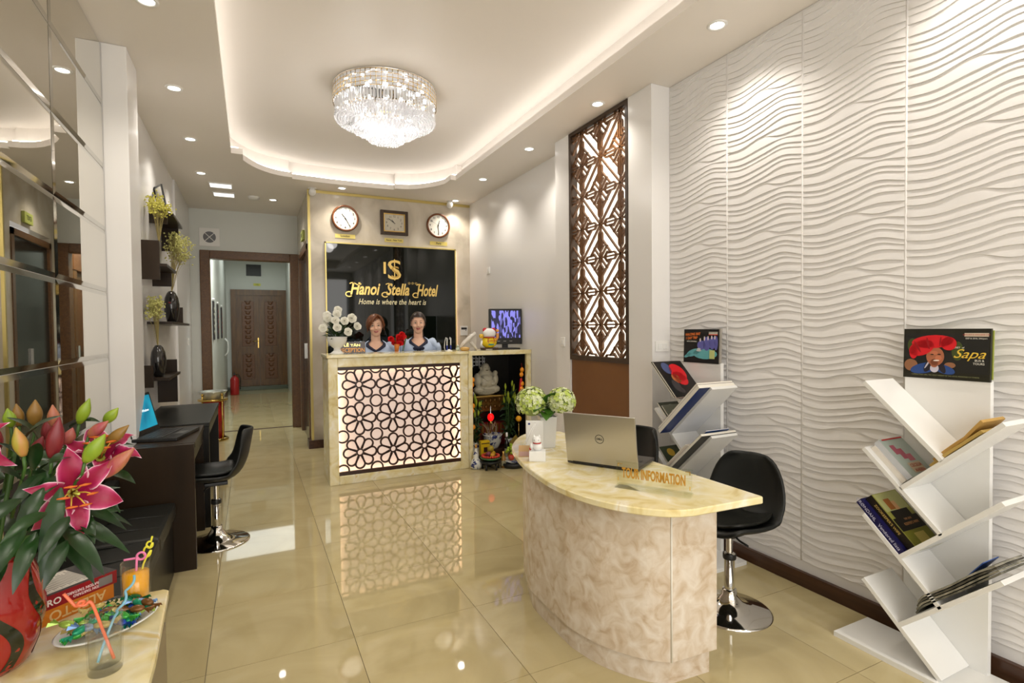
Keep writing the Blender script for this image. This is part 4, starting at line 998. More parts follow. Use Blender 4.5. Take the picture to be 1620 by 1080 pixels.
# ash bin
bi = thing('ash_bin', 'red and brass standing ash bin before the door frame', 'bin', (-.47, 8.0, 0))
MB().lathe([(0,0),(.175,0),(.178,.02),(.165,.03),(.15,.035)], 32).build('base_ring', M['brass'], bi)
MB().lathe([(0,.03),(.128,.03),(.128,.52),(0,.52)], 32).build('body', M['red'], bi)
MB().lathe([(.13,.52),(.175,.525),(.178,.545),(.165,.55),(.13,.55)], 32).build('upper_ring', M['brass'], bi)
MB().lathe([(0,.55),(.13,.55),(.135,.60),(.165,.635),(.172,.65),(.155,.65),(.12,.61),(0,.60)], 32).build('ash_bowl', mat('bowl_metal',(.55,.56,.50),.2,.6), bi)
for k in range(4):
    a = pi/4+pi/2*k; MB().tube([(.158*cos(a),.158*sin(a),.02),(.158*cos(a),.158*sin(a),.60)], .012, 10).ball((.158*cos(a),.158*sin(a),.61), .018, 10, 7).build('post', M['brass'], bi)
# fire extinguisher
fe = thing('fire_extinguisher', 'red fire extinguisher at the far corridor corner', 'fire extinguisher', (-.36, 13.55, 0))
MB().lathe([(0,0),(.085,0),(.09,.02),(.09,.34),(.07,.39),(.03,.42),(.025,.45),(0,.45)], 20).build('cylinder', M['red'], fe)
MB().box(-.02,.02,-.09,.03,.45,.475).box(-.015,.015,-.10,.0,.485,.50).build('valve_handle', M['black'], fe)
MB().tube([(.03,0,.455),(.09,-.02,.46),(.12,-.03,.36),(.11,-.03,.12)], .010, 6).build('hose', M['black'], fe)
# corridor end: double door on a stone step
dd = thing('double_door', 'carved double wooden door at the end of the corridor', 'door', (.185, 14.6, .09))
MB().box(-.62,-.50,-.08,0,0,2.36).box(.50,.62,-.08,0,0,2.36).box(-.50,.50,-.08,0,2.22,2.36).build('door_case', M['door'], dd)
for s in (-1, 1):
    lf = MB(); a, b_ = (-.50,-.004) if s < 0 else (.004,.50)
    lf.box(a,b_,-.035,0,0,2.22); lf.box(a,a+.09,-.05,-.034,0,2.22).box(b_-.09,b_,-.05,-.034,0,2.22).box(a+.09,b_-.09,-.05,-.034,0,.14).box(a+.09,b_-.09,-.05,-.034,.80,.95).box(a+.09,b_-.09,-.05,-.034,2.10,2.22)
    leaf = lf.build('door_leaf', M['door'], dd)
    for z0_, z1_ in ((.17,.77),(.98,2.07)):
        m = MB(); m.box(a+.115,b_-.115,-.046,-.033,z0_,z1_,.01)
        cx = (a+b_)/2
        for q in range(int((z1_-z0_)/.12)):
            zc = z0_+.09+.12*q; m.ball((cx,-.046,zc), (.05+.02*(q%2),.010,.035), 10, 6); m.ball((cx-.05,-.046,zc+.04), (.02,.007,.02), 8, 5); m.ball((cx+.05,-.046,zc+.04), (.02,.007,.02), 8, 5)
        m.build('carved_panel', M['door2'], leaf)
MB().box(-.045,-.02,-.062,-.048,.93,1.18).tube([(-.032,-.06,1.10),(-.032,-.11,1.10),(-.16,-.115,1.10)], .009, 6).build('door_handle', M['brass'], dd)
B(.0,.008,-.052,-.03,0,2.22).build('meeting_strip', M['door'], dd)
struct('trim_6', B(-.50,.80,14.35,14.6,0,.09,.004), mat('green_stone', srgb(76,84,66), .3))
nb = thing('number_plate', 'small yellow room number plate above the double door', 'plate', (.15, 14.6, 2.58))
B(-.08,.08,-.012,0,-.03,.03).build('plate', mat('lime_plate', srgb(216,214,80), .4), nb); text('102', .05, mat('pg', srgb(30,80,40), .5), nb, loc=(0,-.0125,0), depth=.0005)
vb = thing('wall_vent', 'black square vent above the corridor double door', 'vent', (.08, 14.6, 2.93))
MB().box(-.165,.165,-.02,0,-.14,.14).build('frame', M['black'], vb)
for q in range(7): B(-.15,.15,-.03,-.02,-.125+.036*q,-.110+.036*q).build('slat', M['dwood2'], vb)
# round fan vent above the door frame
fv = thing('fan_vent', 'white square fan vent with round grey grille above the door frame', 'vent', (-.495, 8.5, 2.735))
B(-.125,.125,-.018,0,-.125,.125,.005).build('housing', M['plastic'], fv)
m = MB(); m.T = rot(R(90),'X'); m.lathe([(0,.019),(.078,.019)], 28, smooth=False); m.build('grille_disc', mat('grille_grey',(.16,.16,.17),.5), fv)
m = MB(); m.T = tr(0,-.023,0); m.bar((-.058,-.058),(.058,.058),.008,.003); m.bar((-.058,.058),(.058,-.058),.008,.003); m.build('cross_bar', M['plastic'], fv)
# corridor wall pictures and handset
for k, (y, lb) in enumerate(((9.45,'nearest narrow picture on the corridor left wall'), (10.6,'middle narrow picture on the corridor left wall'), (11.9,'farthest narrow picture on the corridor left wall'))):
    t = thing('wall_picture', lb, 'picture', (-.53, y, 1.60), 0, 'narrow dark pictures in the corridor')
    m = MB(); m.box(0,.02,-.13,.13,-.30,.30).build('panel', mat('black_lacquer',(.012,.01,.01),.3), t)
    m = MB()
    for q in range(5): m.ball((.021,.03*sin(q*2),-.18+.09*q), (.003,.035,.028), 8, 5)
    m.build('painted_flowers', mat('painted_flower', srgb(160,60,60) if k else srgb(190,190,160), .5), t)
    MB().ball((.01,0,.33), .02, 8, 6).build('hook', M['plastic'], t)
hs = thing('wall_phone', 'white curved wall handset beside the corridor pictures', 'phone', (-.53, 12.9, 1.10))
MB().tube([(.02,-.02,-.18),(.07,0,-.12),(.085,0,0),(.07,0,.12),(.02,.02,.18)], [.02,.016,.014,.016,.02], 8).build('handset', M['plastic'], hs)
# carved case on the corridor's right side
cc = thing('carved_doorcase', 'carved wooden doorcase on the corridor right wall', 'door', (.80, 9.9, 0))
B(-.13,0,-.62,-.48,0,2.3,.006).build('jamb', M['fframe'], cc); B(-.13,0,.48,.62,0,2.3,.006).build('jamb', M['fframe'], cc); B(-.14,0,-.66,.66,2.3,2.72,.01).build('carved_head', M['door2'], cc)
B(-.08,0,-.48,.48,0,2.3).build('door_leaf', M['door'], cc); m = MB(); m.box(-.10,-.08,-.36,.36,.2,1.0,.01).box(-.10,-.08,-.36,.36,1.15,2.15,.01); m.build('carved_panel', M['door2'], cc)
B(-.16,-.13,-.56,-.53,1.0,1.25).build('handle', M['chrome'], cc)
MB().box(-.18,0,-.68,.68,2.72,2.78,.01).build('cornice', M['fframe'], cc)
# ================================================================ TOUR DESK ITEMS
lt_ = thing('silver_laptop', 'open silver laptop with round maker mark on the tour desk', 'laptop', (1.60, 2.175, .75), R(180))
# local: screen at +y toward camera after rotation... lid plane spans lid a->b seen from outside
lt_.matrix_world = tr(1.503,2.105,.75) @ rot(math.atan2(2.04-2.265, 1.565-1.425))
# local x runs along the hinge (left to right in the picture), local y into the room side of the user (+x world)
B(-.182,.182,.0,.245,.004,.020,.004).build('base', mat('dark_alu',(.05,.045,.04),.35,.5), lt_)
kk = MB()
for r in range(5):
    for c in range(14): kk.box(-.155+.0225*c,-.136+.0225*c,.035+.022*r,.053+.022*r,.020,.0218)
kk.build('keyboard', M['black'], lt_)['kind'] = 'stuff'
B(-.05,.05,.165,.23,.020,.0206).build('touchpad', mat('tp',(.08,.07,.06),.3), lt_)
T0 = tr(0,.004,.014) @ rot(R(10),'X')
m = MB(); m.T = T0; m.box(-.182,.182,-.006,.003,0,.250,.003); lid = m.build('screen_lid', M['silver'], lt_)
m = MB(); m.T = T0; m.box(-.17,.17,.003,.0036,.015,.238); m.build('display', M['black'], lid)
m = MB(); m.T = T0 @ tr(0,-.0064,.130) @ rot(R(90),'X'); m.torus(.021,.0014,28,6); m.build('badge_ring', M['black'], lid)
text('DELL', .0135, M['black'], lid, depth=.0003, bold=.0004, matrix=T0 @ tr(0,-.0065,.130) @ rot(R(90),'X'))
MB().box(-.15,.15,-.003,.006,.004,.016).build('hinge', M['black'], lt_)

sg = thing('acrylic_sign', 'clear acrylic sign reading tour information on the tour desk', 'sign', (0,0,0))
sg.matrix_world = tr(1.470,1.70,.75) @ rot(math.atan2(1.565-1.83, 1.545-1.375))
B(-.155,.155,-.030,.030,0,.008,.001).build('foot', M['acrylic'], sg)
B(-.155,.155,-.003,.003,.008,.105).build('panel', M['acrylic'], sg)
text('TOUR INFORMATION', .040, mat('gold_print', srgb(190,140,50), .35, .3), sg, loc=(0,-.0045,.062), depth=.0012, bold=.0012, fit=(.262,.044))
m = MB()
for s in (-1,1):
    m.box(s*.148-.002,s*.148+.002,-.0045,-.0032,.025,.040).box(s*.148-.002,s*.148+.002,-.0045,-.0032,.085,.100).box(min(s*.148,s*.130),max(s*.148,s*.130),-.0045,-.0032,.096,.099)
m.build('corner_marks', M['gold'], sg)
B(-.157,.157,-.004,.004,.105,.108).build('top_edge', M['acrylic'], sg)

hv = thing('white_vase', 'square white vase holding hydrangeas on the tour desk', 'vase', (1.505, 2.63, .75), R(-20))
mb = MB(); mb.loft([[(x*s,y*s,z) for x,y in ((-1,-1),(1,-1),(1,1),(-1,1))] for s,z in ((.035,0),(.038,.002),(.048,.175),(.044,.175),(.034,.02))], smooth=False); mb.build('vase_body', M['white'], hv)
M['leaf'] = noisy('broad_leaf', [srgb(44,82,22), srgb(74,120,34)], 9, .4, 3)
M['hyd1'] = mat('hydrangea_pale', srgb(214,222,176), .6); M['hyd2'] = mat('hydrangea_green', srgb(186,204,96), .6)
hb = thing('hydrangea_bouquet', 'two pale green hydrangea heads with broad leaves in white vase', 'flowers', (1.505, 2.63, .94))
rnd = random.Random(5)
def hyd_head(c, r, n_, seed, nm):
    rr = random.Random(seed); m = [MB(), MB()]
    for k in range(n_):
        z = rr.uniform(-.55,1); a = rr.uniform(0,2*pi); q = math.sqrt(1-z*z); nrm = V((q*cos(a), q*sin(a), z)); p = V(c)+nrm*r*rr.uniform(.90,1.04)
        s = rr.uniform(.009,.013); t1 = nrm.orthogonal().normalized(); t2 = nrm.cross(t1); sp = rr.uniform(0,pi)
        mm = m[0 if rr.random() < .55 else 1]
        for j in range(4):
            b_ = sp+pi/2*j; d = t1*cos(b_)+t2*sin(b_); e = nrm.cross(d)
            mm.add([p, p+d*s*.6+e*s*.5+nrm*s*.15, p+d*s*1.2+nrm*s*.25, p+d*s*.6-e*s*.5+nrm*s*.15], [(0,1,2,3)])
    h = m[0].build(nm, M['hyd1'], hb); h['kind'] = 'stuff'
    h2 = m[1].build('green_florets', M['hyd2'], hb); h2['kind'] = 'stuff'
    MB().ball(c, r*.86, 12, 8).build('head_core', mat('core', srgb(150,168,90), .7), hb)
hyd_head((-.075,.045,.060), .090, 420, 1, 'florets'); hyd_head((.055,-.065,.070), .078, 420, 2, 'florets')
def leaf_mesh(a, tip, wd, up_=V((0,0,1)), arch=.15, n=7, fold=.25):
    a = V(a); tip = V(tip); d = tip-a; L = d.length; side = d.cross(up_); side = side.normalized() if side.length > 1e-5 else V((1,0,0)); nr = side.cross(d).normalized()
    if nr.dot(up_) < 0: nr = -nr
    vs = []; 
    for i in range(n+1):
        t = i/n; c = a+d*t+nr*(arch*L*4*t*(1-t)); w_ = wd*max(.03, (sin(pi*t**.75))**.85) if i < n else .0005
        if i == 0: w_ = wd*.12
        vs += [c-side*w_+nr*w_*fold, c, c+side*w_+nr*w_*fold]
    return vs, [(3*i,3*i+1,3*i+4,3*i+3) for i in range(n)]+[(3*i+1,3*i+2,3*i+5,3*i+4) for i in range(n)]
for a, tp, wd in (((.0,-.02,.0),(-.075,-.12,-.02),.045), ((.0,-.02,.02),(-.01,-.115,.13),.045), ((-.0,.0,.02),(-.12,-.06,.02),.045), ((0,0,.02),(-.02,-.09,.085),.05), ((0,0,.03),(.02,-.10,.015),.04), ((0,0,.02),(-.01,-.10,.05),.055), ((.0,0,.02),(.11,.06,.05),.04),((-.02,.0,.03),(-.03,-.09,-.01),.035)):
    MB().add(*leaf_mesh(a, tp, wd), True).build('leaf', M['leaf'], hb)
m = MB()
for c in ((-.075,.045,.03),(.055,-.065,.03)): m.tube([(0,0,-.15),(c[0]*.3,c[1]*.3,0),c], .005, 5)
m.build('stem', M['leaf'], hb)
# small white card stand, tissue-box cat and tag
cs = thing('white_card_stand', 'upright white card stand with a blue mark before the white vase', 'card stand', (1.385, 2.56, .75), R(-30))
B(-.048,.048,0,.012,.0,.168,.004).build('panel', M['white'], cs); m = MB(); disc(m,-.03,.150,.006,.006,-.0006); m.build('blue_mark', mat('navy_mark',(.02,.03,.18),.4), cs); B(-.05,.05,-.015,.03,0,.006).build('foot', M['white'], cs)
bx = thing('lucky_cat_box', 'small white beckoning cat figurine on a red-patterned white box', 'figurine', (1.30, 2.375, .75), R(-30))
B(-.042,.042,-.03,.03,0,.052,.003).build('box', M['white'], bx)
m = MB()
for q in range(4): m.box(-.0428,-.0421,-.026,.026,.006+.012*q,.011+.012*q)
for q in range(4): m.box(-.0429,-.0421,-.024+.014*q,-.020+.014*q,.006,.046)
m.build('red_pattern', mat('red_print', srgb(186,30,40), .4), bx)
ct = MB(); ct.ball((0,0,.072),(.026,.023,.026),14,10).ball((-.003,-.004,.104),(.023,.020,.021),14,10).ball((-.030,-.008,.075),(.009,.009,.016),8,6)
ct.build('cat_body', M['white'], bx)
m = MB(); m.lathe([(.010,.0),(0,.014)],8); m2 = MB()
for s in (-1,1): m2.T = tr(s*.013-.003,-.004,.120); m2.lathe([(.008,0),(0,.014)], 8)
m2.build('ears', M['white'], bx)
m = MB(); m.T = tr(-.002,-.003,.090); m.torus(.019,.003,18,6); m.build('collar', M['red'], bx)
m = MB(); 
for s in (-1,1): m.ball((-.015, -.020+.0, .107) if s < 0 else (.006,-.023,.107), .0022, 6, 5)
m.build('eyes', M['black'], bx)
m = MB(); m.ball((-.036,-.005,.060),(.006,.006,.008),8,6); m.build('heart_mark', M['red'], bx)
tg = thing('lanyard_tag', 'clear plastic card holder with white cord leaning by the cat figurine', 'card holder', (1.275, 2.46, .75), R(-30))
m = MB(); m.T = rot(R(-22),'X'); m.box(-.036,.036,0,.003,.002,.062); m.build('card', mat('tan_card', srgb(186,150,100), .2), tg)
m = MB(); m.T = rot(R(-22),'X'); m.box(-.032,.032,-.001,0,.006,.030); m.build('card_picture', mat('pink_card', srgb(176,140,130), .3), tg)
MB().tube([(0,.02,.06),(.03,.045,.12),(.055,.03,.172),(.05,.05,.175)], .0022, 5).tube([(-.01,.02,.06),(.02,.05,.12),(.05,.035,.172)], .0022, 5).build('cord', M['white'], tg)

# ================================================================ FOREGROUND TABLE
ft = thing('marble_side_table', 'yellow marble topped cabinet carrying the lily vase, nearest the camera', 'table', (0,0,0))
tp = [(-.745,1.74),(-.235,1.765),(-.222,1.755),(-.205,1.40),(-.20,.60),(-.745,.60)]
slab(tp, .674, .70).build('marble_top', M['onyx'], ft)
MB().box(-.74,-.228,.62,1.70,0,.674).build('cabinet_body', mat('taupe_laminate', srgb(118,108,82), .35), ft)
for k in range(2): B(-.229,-.222,.64+.53*k,1.16+.53*k,.08,.64,.002).build('door', mat('taupe_door', srgb(126,114,88), .35), ft)

vz = thing('red_lily_vase', 'glossy red vase with black flame stripes holding the lilies', 'vase', (-.532, 1.52, .70))
vp = [(0,0),(.070,0),(.080,.012),(.094,.05),(.1045,.10),(.106,.135),(.100,.175),(.088,.212),(.078,.235),(.074,.243),(.068,.236),(.066,.20),(0,.19)]
M['redv'] = mat('red_glaze', (.30,.010,.007), .10, coat=.6)
MB().lathe(vp, 40).build('vase_body', M['redv'], vz)
def rad(z):
    for (r0,z0_),(r1,z1_) in zip(vp[1:10], vp[2:10]):
        if z0_ <= z <= z1_: return r0+(r1-r0)*(z-z0_)/(z1_-z0_+1e-9)
    return .08
for k in range(7):
    m = MB(); a0 = -2.9+.9*k; vs = []; nn = 22
    for i in range(nn+1):
        t = i/nn; z = .004+.230*t; wv = .0105*max(.10, sin(pi*min(1,t*1.05))**1.3)*(1.2 if k%2 else .8)+(.012*(1-t)**2); a = a0+.38*sin(t*5.2+k*.3)+.3*t
        for s in (-1,1): r = rad(z)+.0008; vs.append((r*cos(a+s*wv/r), r*sin(a+s*wv/r), z))
    m.add(vs, [(2*i,2*i+1,2*i+3,2*i+2) for i in range(nn)], True); m.build('black_stripe', mat('black_stripe',(.006,.010,.004),.10,coat=.6) if k == 0 else bpy.data.materials['black_stripe'], vz)

LIL = thing('lily_bouquet', 'large bouquet of pink lilies and buds in the red vase', 'flowers', (-.505, 1.53, .93))
O = V((-.505,1.53,.93))
def petal_mat():
    m = mat('lily_petal', (.6,.03,.12), .45); nt = m.node_tree; p = nt.nodes['Principled BSDF']
    at = nt.nodes.new('ShaderNodeAttribute'); at.attribute_name = 'pc'
    c = nt.nodes.new('ShaderNodeValToRGB'); e = c.color_ramp.elements
    e[0].position = 0; e[0].color = (.26,.002,.035,1); e[1].position = 1; e[1].color = (.84,.62,.68,1)
    k = e.new(.50); k.color = (.32,.004,.06,1); k = e.new(.80); k.color = (.46,.04,.15,1)
    nt.links.new(at.outputs['Fac'], c.inputs[0]); nt.links.new(c.outputs[0], p.inputs['Base Color'])
    p.inputs['Subsurface Weight'].default_value = 0
    return m
M['petal'] = petal_mat()
def petal(m, base, d, up_, L, W, curl, vals, wave=0):
    """recurving petal: base point, direction d, normal up_"""
    d = V(d).normalized(); n_ = (V(up_)-d*V(up_).dot(d)).normalized(); s = d.cross(n_); N_ = 10; K = 6; vs = []
    for i in range(N_+1):
        t = i/N_
        ang = curl*t*t
        c = V(base); 
        # integrate curve
        c = V(base)+d*(L*(t-.12*curl*t**3))+n_*(L*(.28*t-.42*curl*t*t*t))
        w_ = W*(max(0,sin(pi*min(1,t**.8*.97+.03)))**.75)
        for k in range(K+1):
            u = -1+2*k/K
            ruf = wave*L*.075*abs(u)**2*sin(t*13+u*3)
            vs.append(c+s*(w_*u)+n_*(.30*w_*abs(u)**2+ruf)); vals.append(min(1, abs(u)**1.5*1.0 if i < N_ else 1) if t > .12 else .4)
    m.add(vs, [(i*(K+1)+k, i*(K+1)+k+1, (i+1)*(K+1)+k+1, (i+1)*(K+1)+k) for i in range(N_) for k in range(K)], True)
def bloom(c, face, size, seed, open_=1.0, dirs=None):
    rr = random.Random(seed); c = V(c); f = V(face).normalized(); t1 = f.orthogonal().normalized(); t2 = f.cross(t1)
    for k in range(6):
        a = 2*pi*k/6+rr.uniform(-.1,.1)+seed
        rad_ = t1*cos(a)+t2*sin(a); d = rad_*open_+f*(.45 if k%2 else .6)
        m = MB(); vals = []
        petal(m, c-O+rad_*.006, d, f, size*rr.uniform(.92,1.08), size*(.27 if k%2 else .20), rr.uniform(.9,1.4), vals, wave=1)
        me = bpy.data.meshes.new('petal'); me.from_pydata(m.v, [], m.f); me.polygons.foreach_set('use_smooth', [True]*len(m.f))
        at = me.attributes.new('pc', 'FLOAT', 'POINT'); at.data.foreach_set('value', vals); me.materials.append(M['petal'])
        o = inst('petal', me, LIL)
    for k in range(6):
        a = 2*pi*k/6+.3; dd_ = f*1.0+(t1*cos(a)+t2*sin(a))*.35
        p0 = c-O; p1 = p0+dd_*size*.45; p2 = p0+dd_*size*.68+V((0,0,-.004))
        s_ = MB().tube([p0,p1,p2], [.002,.0014,.0010], 5).build('stamen', M['stam'], LIL)
        e_ = dd_.cross(V((0,0,1))).normalized()
        MB().tube([p2-e_*.010,p2,p2+e_*.010], [.0012,.0028,.0012], 5).build('anther', M['anth'], s_)
    MB().tube([c-O,c-O+f*size*.75], [.0025,.0022], 6).build('pistil', M['pist'], LIL)
    MB().tube([c-O-f*.02,c-O+f*.006], [.004,.009], 8).build('flower_throat', M['pist'], LIL)
M['stam'] = mat('stamen', srgb(214,176,70), .5); M['anth'] = mat('anther', srgb(196,96,24), .6); M['pist'] = mat('pistil', srgb(176,180,70), .5)
M['lstem'] = mat('lily_stem', srgb(60,92,36), .45)
M['lleaf'] = noisy('lily_leaf', [srgb(12,32,12), srgb(30,64,22)], 12, .32, 3, stretch=(1,1,1))
bloom((-.325,1.325,1.105), (.35,-.85,.15), .092, 1, 1.0)
bloom((-.300,1.43,1.145), (.1,-.55,.8), .085, 2, .9)
bloom((-.470,1.36,1.20), (-.3,-.9,.3), .085, 3, .9)
bloom((-.478,1.31,1.13), (-.2,-.95,.1), .075, 5, .8)
BCOL = {'y': [(150,150,40),(176,120,70)], 'g': [(110,140,30),(140,160,40)], 'b': [(112,84,30),(140,104,44)], 'r': [(96,12,24),(130,40,44)], 'p': [(150,50,72),(176,120,76)]}
BM = {k: noisy('bud_'+{'y':'yellow','g':'green','b':'bronze','r':'crimson','p':'pink'}[k], [srgb(*v[0]), srgb(*v[1])], 14, .4, 3, stretch=(3,3,.6)) for k, v in BCOL.items()}
BUDS = [((-.389,1.300,1.191),(-.396,1.290,1.247),'y'),((-.468,1.500,1.221),(-.470,1.490,1.262),'g'),((-.485,1.600,1.209),(-.486,1.590,1.261),'b'),((-.458,1.600,1.208),(-.452,1.590,1.268),'b'),
((-.353,1.320,1.180),(-.337,1.310,1.259),'r'),((-.408,1.550,1.207),(-.408,1.540,1.259),'p'),((-.340,1.450,1.225),(-.318,1.440,1.279),'g'),((-.317,1.420,1.200),(-.280,1.410,1.231),'p'),
((-.305,1.500,1.216),(-.277,1.490,1.249),'g'),((-.286,1.420,1.180),(-.244,1.410,1.219),'b'),((-.278,1.330,1.128),(-.220,1.320,1.184),'p'),((-.297,1.300,1.169),(-.262,1.290,1.222),'g'),
((-.356,1.420,1.187),(-.341,1.410,1.222),'p'),((-.417,1.450,1.164),(-.399,1.440,1.204),'r'),((-.435,1.600,1.164),(-.425,1.590,1.232),'r'),((-.466,1.400,1.180),(-.458,1.390,1.244),'r'),((-.492,1.400,1.220),(-.498,1.390,1.284),'g'),
((-.60,1.50,1.20),(-.62,1.49,1.27),'p'),((-.56,1.62,1.22),(-.57,1.64,1.29),'y'),((-.62,1.40,1.12),(-.66,1.38,1.18),'r')]
def bud(a, b_, k):
    a, b_ = V(a)-O, V(b_)-O; d = b_-a; L = d.length; m = MB(); n_ = 8
    t1 = d.orthogonal().normalized(); t2 = d.normalized().cross(t1); W = .0125 if L < .06 else .0155; rings = []
    for i in range(10):
        t = i/9; r = W*max(.12, math.sin(pi*(t*.86+.10))**.8)*(1-.55*t**3)
        rings.append([a+d*t+(t1*cos(2*pi*j/12)+t2*sin(2*pi*j/12))*r*(1 if j%4 else .82) for j in range(12)])
    m.loft(rings); o = m.build('bud', BM[k], LIL)
    mid = V((a.x*.55, a.y*.55, max(-.02, a.z-.14)))
    MB().tube([a, a-d*.15+V((0,0,-.015)), mid], [.0035,.003,.0035], 5).build('bud_stem', M['lstem'], LIL)
for a, b_, k in BUDS: bud(a, b_, k)
LEAVES = [((-.408,1.370,1.154),(-.433,1.320,1.217)),((-.375,1.320,1.137),(-.407,1.270,1.090)),((-.402,1.370,1.204),(-.334,1.320,1.260)),((-.440,1.520,1.194),(-.466,1.470,1.245)),
((-.350,1.470,1.215),(-.297,1.420,1.229)),((-.274,1.400,1.114),(-.225,1.350,1.103)),((-.329,1.320,1.043),(-.224,1.270,.985)),((-.346,1.370,1.069),(-.237,1.320,1.017)),((-.309,1.420,1.069),(-.256,1.370,1.040)),
((-.334,1.270,1.097),(-.347,1.220,.976)),((-.313,1.220,1.073),(-.336,1.170,1.028)),((-.348,1.220,1.091),(-.384,1.170,1.070)),((-.358,1.220,1.047),(-.370,1.170,.981)),((-.317,1.270,1.033),(-.255,1.220,.968)),
((-.340,1.320,1.008),(-.281,1.270,.935)),((-.366,1.320,1.136),(-.390,1.270,1.070)),((-.362,1.270,1.113),(-.384,1.220,1.041)),((-.342,1.320,1.133),(-.362,1.270,1.113)),((-.379,1.320,1.168),(-.359,1.270,1.218)),
((-.331,1.320,1.175),(-.346,1.270,1.176)),((-.382,1.220,1.119),(-.415,1.170,1.086)),((-.310,1.200,1.034),(-.327,1.160,.983)),((-.375,1.220,1.062),(-.402,1.170,.999)),((-.376,1.470,1.072),(-.321,1.420,1.057)),
((-.382,1.400,1.144),(-.323,1.350,1.164)),((-.408,1.320,1.142),(-.439,1.270,1.181)),((-.309,1.320,1.053),(-.279,1.270,1.014))]
rnd = random.Random(11)
for k in range(46):
    a = rnd.uniform(0,2*pi); h = rnd.uniform(.00,.22); r0 = rnd.uniform(.02,.10); r1 = r0+rnd.uniform(.07,.15)
    LEAVES.append((tuple(O+V((r0*cos(a)+.03, r0*sin(a)-.02, h))), tuple(O+V((r1*cos(a)+.03, r1*sin(a)-.02, h+rnd.uniform(-.09,.06))))))
for a, b_ in LEAVES:
    a, b_ = V(a)-O, V(b_)-O; d = b_-a; a2 = a-d*.25
    MB().add(*leaf_mesh(a2, b_, min(.0155, .009+.05*d.length), V((.2,-.5,.8)), .10, 8, .35), True).build('leaf', M['lleaf'], LIL)
for k in range(9):
    a = 2*pi*k/9; r1 = .06+.03*(k%3)
    MB().tube([(.02*cos(a),.02*sin(a),-.16),(.04*cos(a),.04*sin(a),0),(r1*cos(a)+.06,r1*sin(a)-.05,.20+.02*(k%4))], .004, 6).build('stem', M['lstem'], LIL)
for c in ((-.325,1.325,1.105),(-.300,1.43,1.145),(-.470,1.36,1.20),(-.478,1.31,1.13)):
    c = V(c)-O; MB().tube([c+V((0,.01,0)), (c.x*.75,c.y*.75+.02,c.z*.6), (c.x*.2,c.y*.2,0)], [.004,.0045,.004], 6).build('stem', M['lstem'], LIL)

# books beside the vase
def tbook(label, loc, rz, W, D, H, cover, spine, txts):
    t = thing('book', label, 'book', loc, rz, 'two books beside the red vase')
    B(-W,-.002,.004,D-.003,.003,H-.003).build('pages', M['flo'], t)
    c = MB().box(-W,0,0,D,0,.003).box(-W,0,0,D,H-.003,H).build('cover', cover, t)
    s = B(-W,0,-.002,.002,0,H).build('spine', spine, t)
    for tx_, sz, x, z, col, flip, shear in txts:
        text(tx_, sz, mat('print', srgb(*col), .5), s, name='title', loc=(x,-.0025,z), rot_=(R(90), R(180) if flip else 0, 0), depth=.0003, bold=.0005, shear=shear)
    return t, c
an = R(41)
org = mat('orange_spine', srgb(206,120,30), .35); 
tbook('thick orange book with upside-down pale lettering, lower of two', (-.352,1.775,.70), an, .21, .145, .038, org, org, [('ALECTO', .034, -.085, .019, (226,190,130), True, 0), ('XX', .018, -.180, .019, (40,30,20), True, 0)])
t, c = tbook('dark red and black book on top of the orange one', (-.345,1.778,.738), an, .215, .14, .034, mat('charcoal_cover', srgb(38,36,38), .4), mat('red_spine', srgb(140,20,30), .35), [('PEDRO', .022, -.165, .015, (230,220,210), False, 0), ('CORAZON TARTARO', .009, -.075, .020, (220,190,190), True, 0), ('CORAZON TARTARO', .009, -.060, .010, (220,190,190), True, 0)])
B(-.205,-.055,.012,.13,.034,.0345).build('blurb_panel', mat('blurb', srgb(206,200,190), .5), c)
m = MB()
for q in range(26): m.box(-.20+.0056*q,-.198+.0056*q,.02+.004*(q%3),.118-.006*(q%4),.0345,.0348)
m.build('blurb_text', mat('grey_print', srgb(140,136,130), .6), c)
m = MB(); m.box(-.045,-.012,-.0032,-.0022,.006,.028); m.build('spine_picture', mat('grey_pic', srgb(120,116,112), .5), c)

